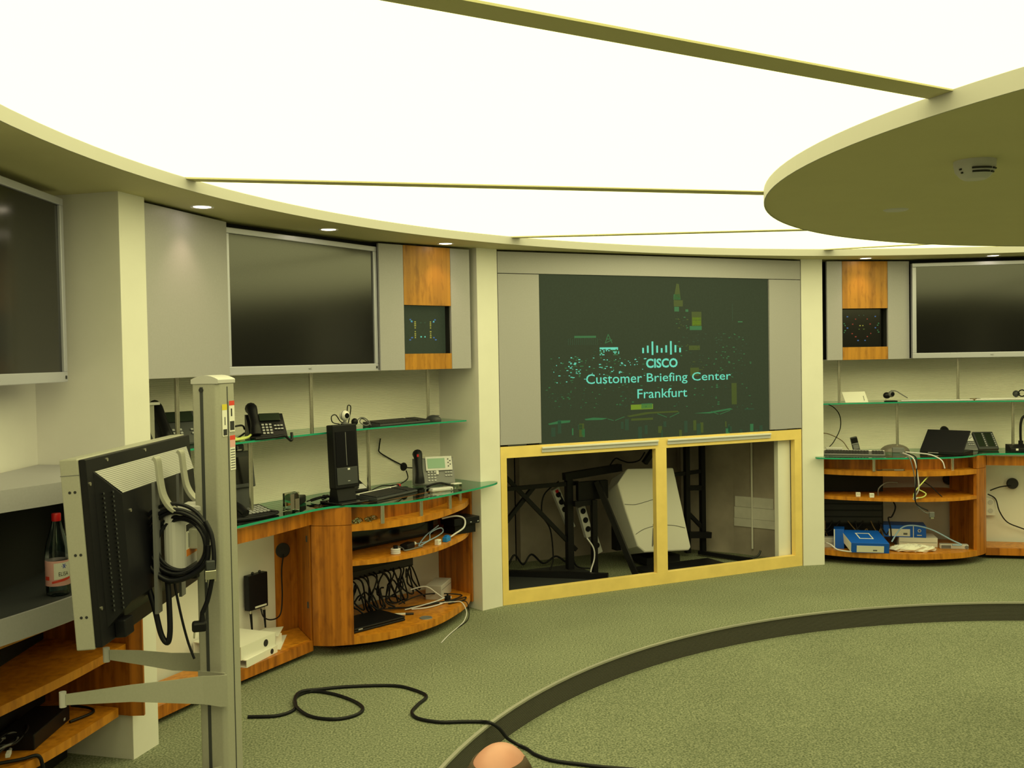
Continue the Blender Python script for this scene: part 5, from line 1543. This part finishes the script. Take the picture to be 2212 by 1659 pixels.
for zz in (0.04, 0.11):
    MB().lathe([(0.0004, 0), (0.02, 0), (0.02, 0.002)], 18, R=Matrix.Rotation(math.pi / 2, 3, 'X'), c=(0, -0.0101, zz)).build('outlet', 'pale_grey', t)

# ================================================================== BAY -1: COUNTER, BOTTLE AND LOW CABINET BESIDE THE MEDIA STAND
K = -1
t = bthing(K, 'counter', 'grey two-tier counter with a dark recess holding a bottle', 'counter')
ft = [(1.20, 0.36), (1.60, 0.265), (1.84, 0.157), (2.05, 0.045), (2.30, -0.03), (2.58, -0.055)]
def ledge(fr, z0, z1, nm, m):
    p = spline(fr, 4)
    MB().prism(p + [(2.72, 0.42), (1.20, 0.46)], z0, z1).build(nm, m, t, smooth=0.5, bevel=0.001)
ledge(ft, 1.172, 1.25, 'upper_ledge', 'panel_grey')
fl = [(1.20, 0.33), (1.60, 0.165), (1.84, 0.072), (2.04, 0.010), (2.30, -0.045), (2.58, -0.06)]
ledge(fl, 0.742, 0.83, 'lower_ledge', 'panel_grey')
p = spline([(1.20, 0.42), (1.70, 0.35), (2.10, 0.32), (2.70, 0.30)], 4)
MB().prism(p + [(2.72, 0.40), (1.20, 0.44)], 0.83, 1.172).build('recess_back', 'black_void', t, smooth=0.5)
p = [(x, y + 0.012) for x, y in spline(fl, 4)]
MB().prism(p + [(2.70, 0.32), (1.20, 0.42)], 0.8302, 0.8325).build('recess_floor', 'dark_grey', t)
t = bthing(K, 'media_cabinet', 'open bamboo shelves with cables below the grey counter', 'cabinet')
fs_ = [(1.20, 0.40), (1.60, 0.25), (1.84, 0.175), (2.19, 0.088), (2.44, 0.040), (2.575, 0.012)]
fb_ = [(1.20, 0.42), (1.60, 0.30), (1.85, 0.225), (2.07, 0.160), (2.25, 0.115), (2.40, 0.085), (2.575, 0.050)]
for nm, fr, z0, z1 in (('middle_shelf', fs_, 0.468, 0.503), ('bottom_shelf', fb_, 0.195, 0.232), ('top_board', fs_, 0.70, 0.738)):
    p = spline(fr, 4)
    MB().prism(p + [(2.70, 0.42), (1.20, 0.46)], z0, z1).build(nm, 'shelf_wood', t, smooth=0.5, bevel=0.001)
MB().prism([(2.578, -0.055), (2.594, -0.055), (2.597, -0.006), (2.725, 0.415), (2.70, 0.42), (2.578, 0.0)], 0.195, 0.738).build('side_panel', 'bamboo', t)
MB().prism([(1.22, 0.44), (2.65, 0.30), (2.68, 0.33), (1.22, 0.46)], 0.0, 0.195).build('toe_kick', 'black_void', t)
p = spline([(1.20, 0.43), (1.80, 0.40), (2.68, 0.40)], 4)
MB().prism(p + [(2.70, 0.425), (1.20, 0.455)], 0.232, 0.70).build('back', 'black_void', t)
# bottle
t = bthing(K, 'water_bottle', 'clear plastic water bottle with red cap and pink label on the counter', 'bottle', 2.075, 0.070, 0.833, -1.19)
prof = [(0.0005, 0.003), (0.030, 0.0), (0.040, 0.006), (0.042, 0.02), (0.042, 0.165), (0.040, 0.18), (0.034, 0.205), (0.022, 0.245), (0.016, 0.268), (0.0145, 0.285)]
MB().lathe(prof, 32).build('body', 'bottle_plastic', t, smooth=0.8)
wp = [(0.0005, 0.006), (0.037, 0.006), (0.0395, 0.02), (0.0395, 0.035), (0.0005, 0.0351)]
MB().lathe([(0.0425, 0.038), (0.0428, 0.040), (0.0428, 0.128), (0.0425, 0.130)], 32).build('label', 'pink_label', t, smooth=0.8)
def wrap(mb, r):
    mb.v = [(r * math.sin(x / r), -r * math.cos(x / r), z) for x, y, z in mb.v]
    return mb
def lab_quad(x0, x1, z00, z01, z10, z11, m, nm):
    mb = MB()
    n = 8
    vs = []
    for i in range(n + 1):
        f = i / n
        vs += [(x0 + (x1 - x0) * f, 0, z00 + (z10 - z00) * f), (x0 + (x1 - x0) * f, 0, z01 + (z11 - z01) * f)]
    mb.add(vs, [(2 * i, 2 * i + 2, 2 * i + 3, 2 * i + 1) for i in range(n)])
    return wrap(mb, 0.0434).build(nm, m, t)
lab_quad(-0.012, 0.05, 0.062, 0.122, 0.068, 0.124, 'paper_white', 'label_field')
lab_quad(-0.02, 0.05, 0.048, 0.056, 0.060, 0.070, 'red_print', 'label_stripe')
lab_quad(-0.052, -0.030, 0.060, 0.074, 0.060, 0.074, 'red_print', 'label_stripe')
o = text_mesh('ELISA', 'label_lettering', 'ink', t, 0.036, 0.015, M=T(0.022, 0, 0.082) @ STAND)
for v in o.data.vertices:
    x, y, z = v.co
    v.co = (0.0438 * math.sin(x / 0.0438), -0.0438 * math.cos(x / 0.0438), z)
for a in range(3):
    mb = MB()
    c, s = math.cos(a * math.pi / 3), math.sin(a * math.pi / 3)
    mb.add([(0.024 + c * 0.009 - s * 0.0015, 0, 0.110 + s * 0.009 + c * 0.0015), (0.024 + c * 0.009 + s * 0.0015, 0, 0.110 + s * 0.009 - c * 0.0015), (0.024 - c * 0.009 + s * 0.0015, 0, 0.110 - s * 0.009 - c * 0.0015), (0.024 - c * 0.009 - s * 0.0015, 0, 0.110 - s * 0.009 + c * 0.0015)], [(0, 1, 2, 3)])
    wrap(mb, 0.0438).build('label_flower', 'ink_blue', t)
MB().lathe([(0.0155, 0.272), (0.0165, 0.276), (0.0165, 0.298), (0.0150, 0.301), (0.0005, 0.301)], 24).build('cap', 'red_plastic', t, smooth=0.5)
# cables and boxes on the low shelves
ZB = 0.2325
t = bthing(K, 'black_device', 'black device box on the low bamboo shelf near the pillar', 'equipment', 2.33, 0.20, ZB, 0.0)
MB().box(-0.20, 0.12, 0.0, 0.14, 0.0, 0.060).build('case', 'black_plastic', t, bevel=0.004)
MB().box(0.06, 0.075, -0.001, 0.0, 0.015, 0.025).build('light', 'key_pale', t)
for i in range(9):
    rr = random.Random(40 + i)
    u0 = 1.72 + 0.05 * i
    m_ = ('cable_black', 'cable_white', 'cable_black', 'mid_grey')[i % 4]
    vv = 0.30 - 0.16 * (u0 - 1.6)
    pts = []
    R0 = rr.uniform(0.06, 0.14)
    for j in range(10):
        a = j * 0.85 + i
        pts.append((u0 + R0 * math.cos(a), vv + 0.06 + 0.035 * math.sin(a), ZB + 0.012 + 0.008 * i * 0.5 + 0.02 * abs(math.sin(a * 1.3 + i))))
    cable(K, 'cable coil heaped on the low bamboo shelf below the counter', pts, 0.005, m_, 6, group='cable coils on the low bamboo shelf')
cable(K, 'black cables hanging over the low bamboo shelf edge', [(1.95, 0.28, ZB + 0.02), (2.02, 0.20, ZB + 0.01), (2.06, 0.155, ZB + 0.006), (2.07, 0.140, 0.18), (2.09, 0.12, 0.08), (2.13, 0.10, 0.008)], 0.007, 'cable_black')
cable(K, 'black lead on the low shelf from the black device', [(2.40, 0.18, ZB + 0.008), (2.50, 0.13, ZB + 0.008), (2.55, 0.16, ZB + 0.01), (2.56, 0.24, ZB + 0.02)], 0.006, 'cable_black')
t = bthing(K, 'network_plug', 'clear network plug on the cable coils below the counter', 'plug', 1.93, 0.20, ZB + 0.06, 0.3)
MB().box(-0.02, 0.02, -0.008, 0.008, 0.0, 0.014).build('body', 'pale_grey', t, bevel=0.002)
MB().cyl((0.02, 0, 0.007), (0.045, 0, 0.007), 0.006).build('boot', 'mid_grey', t)
t = bthing(K, 'wall_switch', 'small white wall plate on the cream wall above the counter', 'wall plate', 2.27, 0.435, 1.385, 0.0)
MB().box(-0.03, 0.03, -0.012, 0.0, 0.0, 0.07).build('plate', 'white_plastic', t, bevel=0.003)
MB().box(-0.014, 0.014, -0.015, -0.012, 0.02, 0.05).build('rocker', 'pale_grey', t)

# ================================================================== MEDIA STAND WITH THE FLAT SCREEN TURNED AWAY
PX, PY = -1.030, 3.43
t = thing('media_stand', 'grey metal column stand carrying a flat screen seen from behind', 'stand', (PX, PY, 0.0), -math.radians(16.5))
h = 0.050
MB().prism([(-h, -h), (h - 0.012, -h), (h, -h + 0.012), (h, h), (-h, h)], 0.05, 1.605).build('column', 'alu_grey', t, bevel=0.004)
for x0, x1 in ((-0.020, -0.008),):
    MB().box(x0, x1, -h - 0.0012, -h + 0.001, 0.10, 1.595).build('slot', 'dark_grey', t)
MB().box(h - 0.001, h + 0.0012, 0.004, 0.008, 0.10, 1.595).build('slot', 'dark_grey', t)
MB().cyl((-0.014, -h - 0.004, 1.585), (-0.014, -h, 1.585), 0.008).build('bolt', 'ink', t)
cap = MB()
n = 8
prof = [(-h - 0.003 + (2 * h + 0.006) * i / n, 1.605 + 0.030 * math.sin(math.pi * (0.18 + 0.64 * i / n))) for i in range(n + 1)]
cap.extr([(-h - 0.003, 1.606)] + prof + [(h + 0.003, 1.606)], 'y', -h - 0.003, h + 0.003)
cap.build('cap', 'alu_light', t, smooth=0.4, bevel=0.002)
for x0, x1 in ((-0.36, 0.36),):
    MB().box(x0, x1, -0.06, 0.06, 0.0, 0.05).build('foot', 'alu_grey', t, bevel=0.01)
MB().box(-0.06, 0.06, -0.33, 0.33, 0.002, 0.048).build('foot', 'alu_grey', t, bevel=0.01)
def sticker(z0, z1, y0, y1, parts, nm):
    MB().box(h + 0.0013, h + 0.0020, y0, y1, z0, z1).build(nm, 'paper_white', t)
    for m_, a, b, c, d in parts:
        MB().box(h + 0.0020, h + 0.0024, y0 + (y1 - y0) * c, y0 + (y1 - y0) * d, z0 + (z1 - z0) * a, z0 + (z1 - z0) * b).build('sticker_print', m_, t)
sticker(1.425, 1.535, -0.030, 0.0, [('yellow_print', 0.82, 1.0, 0, 1), ('ink', 0.03, 0.22, 0.15, 0.9), ('ink', 0.35, 0.60, 0.45, 0.6)], 'sticker')
sticker(1.438, 1.545, 0.013, 0.046, [('red_print', 0.85, 1.0, 0, 1), ('ink', 0.05, 0.34, 0.1, 0.9), ('ink', 0.5, 0.75, 0.3, 0.55)], 'sticker')
sticker(1.305, 1.425, 0.013, 0.046, [('red_print', 0.87, 1.0, 0, 1), ('pink_label', 0.66, 0.87, 0, 1)] + [('mid_grey', 0.05 + 0.075 * i, 0.08 + 0.075 * i, 0.1, 0.9) for i in range(8)], 'sticker')
# tray arms: bent tapering plates with a pin at the tip (in world axes)
Minv = (T(PX, PY, 0) @ RZ(-math.radians(16.5))).inverted()
def arm(path, hts, nm):
    mb = MB()
    off = offset([(p[0], p[1]) for p in path], 0.006)
    n = len(path)
    vs = []
    for i, p in enumerate(path):
        zc, hh = hts[i]
        for q in ((p[0], p[1]), off[i]):
            vs += [(q[0], q[1], zc - hh / 2), (q[0], q[1], zc + hh / 2)]
    fs = [(0, 1, 3, 2), ((n - 1) * 4, (n - 1) * 4 + 2, (n - 1) * 4 + 3, (n - 1) * 4 + 1)]
    for i in range(n - 1):
        a, b = i * 4, (i + 1) * 4
        fs += [(a, b, b + 1, a + 1), (a + 2, a + 3, b + 3, b + 2), (a + 1, b + 1, b + 3, a + 3), (a, a + 2, b + 2, b)]
    mb.add(vs, fs)
    o = mb.xform(Minv).build(nm, 'alu_grey', t)
    p = path[-1]
    zc, hh = hts[-1]
    MB().cyl((p[0] - 0.008, p[1], zc - 0.024), (p[0] - 0.008, p[1], zc + 0.024), 0.011).xform(Minv).build('pin', 'alu_light', o, smooth=0.5)
    return o
arm([(-0.985, 3.352), (-1.005, 3.346), (-1.06, 3.33), (-1.14, 3.29), (-1.26, 3.22), (-1.425, 3.11)], [(0.565, 0.108), (0.565, 0.106), (0.575, 0.095), (0.585, 0.078), (0.605, 0.055), (0.625, 0.034)], 'tray_arm')
arm([(-1.075, 3.52), (-1.09, 3.54), (-1.13, 3.545), (-1.22, 3.49), (-1.30, 3.41), (-1.375, 3.33)], [(0.60, 0.055), (0.60, 0.06), (0.605, 0.068), (0.625, 0.062), (0.665, 0.05), (0.70, 0.034)], 'tray_arm')
arm([(-1.02, 3.38), (-1.10, 3.33), (-1.20, 3.22), (-1.30, 3.10)], [(0.26, 0.07), (0.26, 0.06), (0.28, 0.045), (0.33, 0.03)], 'tray_arm')
MB().box(-h - 0.002, h + 0.002, -h - 0.006, -h, 0.51, 0.62).build('clamp', 'alu_grey', t)
for zz in (0.525, 0.605):
    MB().cyl((h - 0.012, -h - 0.009, zz), (h - 0.012, -h - 0.005, zz), 0.005).build('bolt', 'ink', t)

# the flat screen itself: its face looks away, the back with grille and vents faces the room
LXc, LY0, LY1, LZ0, LZ1 = -1.302, 2.985, 3.96, 0.815, 1.395
t = thing('tilted_flat_screen', 'flat screen with silver rim and black vented back on the column stand', 'screen', (LXc, (LY0 + LY1) / 2, LZ0), 0.0)
TL = Matrix.Rotation(math.radians(-3.6), 4, 'Y')
L2, LH = (LY1 - LY0) / 2, LZ1 - LZ0
put(t, MB().box(-0.028, 0.028, -L2, L2, 0.0, LH), TL, 'rim', 'alu_grey', 0.004)
put(t, MB().box(-0.0295, -0.028, -L2 + 0.03, L2 - 0.03, 0.03, LH - 0.03), TL, 'display', 'screen_black')
put(t, MB().box(0.028, 0.050, -L2 + 0.004, L2 - 0.004, 0.004, LH - 0.004), TL, 'back_plate', 'black_plastic', 0.003)
# raised case with sloping sides
def frustum(x0, x1, y0, y1, z0, z1, iy, iz0, iz1):
    a = [(x0, y0, z0), (x0, y1, z0), (x0, y1, z1), (x0, y0, z1)]
    b = [(x1, y0 + iy, z0 + iz0), (x1, y1 - iy, z0 + iz0), (x1, y1 - iy, z1 - iz1), (x1, y0 + iy, z1 - iz1)]
    return MB().add(a + b, [(0, 3, 2, 1), (4, 5, 6, 7), (0, 1, 5, 4), (1, 2, 6, 5), (2, 3, 7, 6), (3, 0, 4, 7)])
put(t, frustum(0.050, 0.098, -L2 + 0.05, L2 - 0.05, 0.05, LH - 0.045, 0.085, 0.06, 0.085), TL, 'back_case', 'black_plastic', 0.002)
g0 = [(0.0515, -L2 + 0.058, LH - 0.048), (0.0515, L2 - 0.058, LH - 0.048), (0.0985, L2 - 0.14, LH - 0.128), (0.0985, -L2 + 0.14, LH - 0.128)]
mb = MB().add([(x + 0.001, y, z + 0.001) for x, y, z in g0], [(0, 1, 2, 3)])
put(t, mb, TL, 'grille', 'grille')
for j in range(26):
    z = 0.10 + j * 0.0145
    for yy in (-L2 + 0.075, -L2 + 0.105):
        x = 0.050 + 0.048 * ((yy + L2 - 0.05) / 0.085)
        put(t, MB().obox((x + 0.0015, yy, z), (0.004, 0.022, 0.005), Matrix.Rotation(0.51, 3, 'Z')), TL, 'vent', 'dark_grey')
for yy, zz in ((-L2 + 0.02, LH - 0.08), (-L2 + 0.02, 0.12), (-L2 + 0.16, LH - 0.02), (0.0, LH - 0.02), (-L2 + 0.19, LH - 0.19)):
    put(t, MB().cyl((0.050 if abs(yy) > 0.3 or zz > LH - 0.05 else 0.098, yy, zz), (0.053 if abs(yy) > 0.3 or zz > LH - 0.05 else 0.101, yy, zz), 0.006, n=10), TL, 'screw', 'steel')
for zz in (0.10, 0.29, 0.48):
    for xx in (-0.004, 0.012):
        put(t, MB().cyl((xx, -L2 - 0.0008, zz), (xx, -L2, zz), 0.0045, n=10), TL, 'side_screw', 'ink')
put(t, MB().box(-0.0285, 0.0285, -L2 - 0.0006, -L2 + 0.002, LH - 0.050, LH - 0.048), TL, 'rim_joint', 'mid_grey')
put(t, MB().box(0.0505, 0.053, -L2 + 0.15, -L2 + 0.17, 0.045, 0.062), TL, 'sticker', 'pale_grey')
put(t, MB().box(0.05, 0.085, -L2 + 0.10, -L2 + 0.17, 0.005, 0.06), TL, 'corner_block', 'black_plastic', 0.004)
# wall-plate style bracket: two curved bars and a hub reaching to the column
t = thing('screen_bracket', 'grey steel bracket with two curved bars and an orange-marked label', 'bracket', (LXc + 0.10, 3.44, 0.985), 0.0)
for y in (-0.13, 0.11):
    p = [(0.012, y, 0.385), (0.022, y, 0.37), (0.028, y, 0.31), (0.038, y, 0.255), (0.058, y + 0.01, 0.215), (0.085, y + 0.02, 0.195), (0.105, y + 0.03, 0.190)]
    sp = spline(p, 5)
    mb = MB()
    for side in (0,):
        vs, fs = [], []
        for q in sp:
            vs += [(q[0], q[1] - 0.022, q[2]), (q[0], q[1] + 0.022, q[2]), (q[0] - 0.010, q[1] + 0.022, q[2] - 0.008), (q[0] - 0.010, q[1] - 0.022, q[2] - 0.008)]
        n = len(sp)
        fs = [(0, 1, 2, 3), ((n - 1) * 4 + 3, (n - 1) * 4 + 2, (n - 1) * 4 + 1, (n - 1) * 4)]
        for i in range(n - 1):
            for k2 in range(4):
                fs.append((i * 4 + k2, (i + 1) * 4 + k2, (i + 1) * 4 + (k2 + 1) % 4, i * 4 + (k2 + 1) % 4))
        mb.add(vs, fs)
    mb.build('curved_bar', 'alu_grey', t, bevel=0.002)
    MB().box(0.002, 0.012, y - 0.022, y + 0.022, -0.14, 0.30).build('rail', 'mid_grey', t)
hub = MB().prism([(0.02, -0.11), (0.055, -0.12), (0.085, -0.085), (0.085, 0.06), (0.05, 0.085), (0.02, 0.08)], 0.0, 0.185)
hub.build('hub', 'alu_light', t, bevel=0.012)
MB().box(0.0856, 0.0864, -0.075, 0.035, 0.035, 0.145).build('label', 'paper_white', t)
MB().box(0.0864, 0.0868, -0.075, 0.035, 0.035, 0.058).build('label_stripe', 'orange_print', t)
MB().box(0.0864, 0.0868, -0.072, 0.032, 0.120, 0.143).build('label_head', 'ink', t)
for j in range(3):
    MB().box(0.0864, 0.0868, -0.052 + 0.016 * j, -0.046 + 0.016 * j, 0.062, 0.112 - 0.01 * j).build('label_print', 'mid_grey', t)
MB().box(0.06, 0.118, -0.045, 0.04, 0.055, 0.125).build('reach_arm', 'alu_grey', t, bevel=0.004)
MB().box(0.03, 0.12, -0.08, 0.075, -0.04, 0.0).build('tilt_plate', 'black_plastic', t, bevel=0.003)
MB().box(0.05, 0.14, -0.05, 0.06, 0.185, 0.205).build('cover', 'alu_light', t, bevel=0.004)
# coiled leads hung on the bracket
cx, cy, cz = -1.143, 3.325, 1.085
for j in range(5):
    R1 = 0.122 - 0.009 * j
    pts = []
    for i in range(25):
        a = i * 2 * math.pi / 24
        x = R1 * math.cos(a) + 0.007 * j
        pts.append((cx + x * 0.97, cy - 0.10 * x - 0.004 * (j % 3) + 0.008 * math.sin(2 * a + j), cz + R1 * math.sin(a) * (1.0 - 0.04 * (j % 2)) - 0.004 * j))
    cable(None, 'black lead coiled around the steel bracket hub', pts, 0.0065, 'cable_black', 3, group='leads coiled on the screen bracket')
cable(None, 'two dark leads bunched across the foot of the coil', [(-1.24, 3.33, 1.06), (-1.22, 3.31, 1.00), (-1.16, 3.30, 0.955), (-1.09, 3.30, 0.965), (-1.03, 3.30, 1.01), (-1.02, 3.30, 1.07)], 0.009, 'cable_black', 6)
cable(None, 'black mains lead with angled plug hanging from the bracket coil', [(-1.03, 3.305, 1.15), (-1.008, 3.30, 1.10), (-1.000, 3.29, 1.016), (-1.012, 3.29, 0.94), (-1.026, 3.29, 0.885), (-1.044, 3.29, 0.845)], 0.0085, 'cable_black')
t = thing('mains_plug', 'angled black mains plug dangling beside the column', 'plug', (-1.052, 3.29, 0.785), 0.3)
MB().box(-0.026, 0.022, -0.018, 0.018, 0.0, 0.034).build('body', 'black_plastic', t, bevel=0.008)
MB().cyl((0.008, 0, 0.034), (0.008, 0, 0.062), 0.010, 0.007).build('sleeve', 'black_plastic', t, smooth=0.5)
for y in (-0.008, 0.008):
    MB().cyl((-0.018, y, 0.0), (-0.020, y, -0.020), 0.0028, n=8).build('pin', 'steel', t)
t = thing('video_connector', 'shiny metal video connector hanging at the bracket coil', 'connector', (-1.008, 3.275, 0.962), 0.4)
MB().box(-0.018, 0.018, -0.008, 0.008, 0.0, 0.030).build('shell', 'steel', t, bevel=0.002)
MB().box(-0.014, 0.014, -0.010, 0.010, 0.030, 0.062).build('hood', 'dark_grey', t, bevel=0.003)
for x in (-0.014, 0.014):
    MB().cyl((x, 0, -0.008), (x, 0, 0.0), 0.003, n=8).build('thumb_screw', 'steel', t)
cable(None, 'thick black lead hanging in a long loop below the screen', [(-1.228, 3.31, 1.02), (-1.224, 3.30, 0.942), (-1.205, 3.30, 0.863), (-1.186, 3.30, 0.775), (-1.166, 3.30, 0.746), (-1.156, 3.30, 0.784), (-1.160, 3.31, 0.878), (-1.167, 3.32, 0.960)], 0.010, 'cable_black', 7)
cable(None, 'thin black lead dangling free below the screen', [(-1.15, 3.33, 0.97), (-1.143, 3.33, 0.912), (-1.125, 3.33, 0.815), (-1.106, 3.33, 0.736), (-1.087, 3.33, 0.681)], 0.0045, 'cable_black', 7)

# ================================================================== CABLE ON THE FLOOR
FL = [(-1.27, 4.64), (-1.13, 4.65), (-1.07, 4.74), (-1.1, 4.9), (-1.04, 4.985), (-0.92, 4.94), (-0.8, 4.83), (-0.74, 4.72), (-0.77, 4.63), (-0.86, 4.59), (-0.98, 4.64), (-1.075, 4.77), (-1.09, 4.93), (-1.0, 5.01), (-0.85, 5.05), (-0.63, 5.05), (-0.51, 4.97), (-0.45, 4.88), (-0.48, 4.77), (-0.5, 4.66), (-0.46, 4.58), (-0.36, 4.53), (-0.25, 4.53), (-0.17, 4.525)]
pts = [(x, y, 0.008) for x, y in FL]
pts[11] = (*FL[11], 0.016); pts[12] = (*FL[12], 0.022); pts[13] = (*FL[13], 0.010)
pts += [(-0.125, 4.50, 0.011), (-0.085, 4.51, -0.02), (-0.05, 4.525, -0.07), (-0.005, 4.54, -0.105), (0.04, 4.50, -0.112), (0.08, 4.43, -0.112), (0.16, 4.36, -0.112), (0.32, 4.30, -0.112), (0.7, 4.15, -0.112), (1.2, 3.6, -0.112)]
cable(None, 'long black cable looping over the raised carpet and down the step', pts, 0.0085, 'cable_black', 8)

# ================================================================== PERSON SITTING ON THE SUNKEN FLOOR (only the crown of the head shows)
HX, HY = -0.052, 2.17
per = thing('person', 'person with balding head sitting low on the carpet beside the step', 'person', (HX, HY, LOW - 0.0), math.radians(155))
def skin_obj(name, verts, edges, radii, m, parent, sub=2):
    me = bpy.data.meshes.new(name)
    me.from_pydata(verts, edges, [])
    o = bpy.data.objects.new(name, me)
    COL.objects.link(o)
    o.parent = parent
    me.materials.append(MAT[m])
    sk = o.modifiers.new('skin', 'SKIN')
    sk.use_smooth_shade = True
    if not me.skin_vertices:
        me.attributes.new('skin', 'FLOAT', 'POINT') if False else None
    for i, r in enumerate(radii):
        sv = me.skin_vertices[0].data[i] if me.skin_vertices else None
        if sv:
            sv.radius = r if hasattr(r, '__len__') else (r, r)
            sv.use_root = i == 0
    ss = o.modifiers.new('sub', 'SUBSURF')
    ss.levels = ss.render_levels = sub
    return o
# local: the person faces -y... z up from the floor, head centre at z 0.80
V = [(0, 0.02, 0.12), (0, 0.04, 0.28), (0, 0.03, 0.46), (0, 0.01, 0.61), (0, -0.01, 0.68), (0, -0.02, 0.725)]
Rr = [(0.15, 0.12), (0.145, 0.11), (0.155, 0.11), (0.13, 0.09), (0.060, 0.06), (0.056, 0.058)]
Ed = [(0, 1), (1, 2), (2, 3), (3, 4), (4, 5)]
def chain(start, pts, rs):
    i0 = start
    for p, r in zip(pts, rs):
        V.append(p); Rr.append((r, r)); Ed.append((i0, len(V) - 1)); i0 = len(V) - 1
for s in (-1, 1):
    chain(3, [(s * 0.19, 0.01, 0.595), (s * 0.26, -0.02, 0.36), (s * 0.20, -0.22, 0.24), (s * 0.165, -0.29, 0.225)], [0.062, 0.048, 0.036, 0.028])
    chain(0, [(s * 0.10, -0.03, 0.10), (s * 0.36, -0.24, 0.14), (-s * 0.02, -0.38 - 0.06 * s, 0.07), (-s * 0.12, -0.42 - 0.06 * s, 0.055)], [0.085, 0.060, 0.042, 0.036])
body = skin_obj('body', V, Ed, Rr, 'shirt', per)
mb = MB()
n = 26
rings = []
for i in range(n + 1):
    ph = math.pi * i / n
    for k2 in range(32):
        th = 2 * math.pi * k2 / 32
        x, y, z = math.sin(ph) * math.cos(th), math.sin(ph) * math.sin(th), -math.cos(ph)
        rx, ry, rz = 0.077, 0.098, 0.118
        if z < 0:
            rx *= 1 - 0.22 * z * z
            ry *= 1 - 0.15 * z * z
        if y < 0 and z < 0.2:
            y *= 1 - 0.08 * (0.2 - z)
        if y > 0 and z > -0.3:
            y *= 1.06
        rings.append((x * rx, y * ry - 0.02, z * rz + 0.8220))
fs = [(i * 32 + k2, i * 32 + (k2 + 1) % 32, (i + 1) * 32 + (k2 + 1) % 32, (i + 1) * 32 + k2) for i in range(n) for k2 in range(32)]
mb.add(rings, fs)
mb.tube([(0, -0.112, 0.8350), (0, -0.128, 0.8050), (0, -0.138, 0.7920), (0, -0.112, 0.7850)], 0.012, 8, rs=[0.008, 0.012, 0.015, 0.008])
for s in (-1, 1):
    mb.ball((s * 0.079, 0.0, 0.8100), (0.010, 0.020, 0.032), 8)
head = mb.build('head', 'skin', per, smooth=1.2)
for s in (-1, 1):
    MB().ball((s * 0.032, -0.103, 0.8260), (0.013, 0.010, 0.010), 8).build('eye', 'paper_white', head, smooth=1)
    MB().ball((s * 0.032, -0.112, 0.8260), (0.005, 0.003, 0.005), 6).build('pupil', 'ink', head, smooth=1)
    MB().tube(spline([(s * 0.016, -0.113, 0.8460), (s * 0.034, -0.112, 0.8510), (s * 0.052, -0.096, 0.8460)], 4), 0.004, 6).build('eyebrow', 'hair', head)
MB().tube(spline([(-0.024, -0.106, 0.7620), (0, -0.114, 0.7600), (0.024, -0.106, 0.7620)], 4), 0.005, 6).build('lips', 'red_print', head)
# cropped hair ring on the sides and back, crown bare with a thin tuft
vs, fs = [], []
def hp(th, z, off):
    ph = math.acos(max(-1, min(1, z)))
    rad = math.sqrt(max(0, 1 - z * z))
    return (math.cos(th) * rad * (0.077 + off), (math.sin(th) * rad * (1.06 if math.sin(th) > 0 else 1)) * (0.098 + off) - 0.02, z * (0.118 + off) + 0.8220)
NT = 28
zl = [-0.45, -0.2, 0.1, 0.35, 0.55, 0.72]
for z in zl:
    for k2 in range(NT + 1):
        th = math.radians(-28 + 236 * k2 / NT)
        vs.append(hp(th, z, 0.004))
for i in range(len(zl) - 1):
    for k2 in range(NT):
        fs.append((i * (NT + 1) + k2, i * (NT + 1) + k2 + 1, (i + 1) * (NT + 1) + k2 + 1, (i + 1) * (NT + 1) + k2))
hr = MB().add(vs, fs).build('hair', 'hair', per, smooth=1.2)
sd = hr.modifiers.new('thick', 'SOLIDIFY')
sd.thickness = 0.005
# hands resting on the knees
for s in (-1, 1):
    c = Vector((s * 0.16, -0.30, 0.225))
    V2 = [tuple(c), tuple(c + Vector((-s * 0.02, -0.045, -0.008))), tuple(c + Vector((-s * 0.03, -0.085, -0.012)))]
    R2 = [0.026, 0.034, 0.030]
    E2 = [(0, 1), (1, 2)]
    for f_ in range(4):
        x = -s * (0.005 + 0.017 * f_)
        Lf = (0.062, 0.072, 0.068, 0.052)[f_]
        i0 = 2
        for q, r in (((x, -0.095, -0.012), 0.010), ((x, -0.095 - Lf * 0.5, -0.020), 0.009), ((x, -0.095 - Lf, -0.042), 0.008)):
            V2.append(tuple(c + Vector(q))); R2.append(r); E2.append((i0, len(V2) - 1)); i0 = len(V2) - 1
    i0 = 1
    for q, r in (((s * 0.022, -0.055, -0.010), 0.011), ((s * 0.034, -0.085, -0.022), 0.009), ((s * 0.030, -0.105, -0.034), 0.008)):
        V2.append(tuple(c + Vector(q))); R2.append(r); E2.append((i0, len(V2) - 1)); i0 = len(V2) - 1
    skin_obj('hand', V2, E2, R2, 'skin', per, 1)
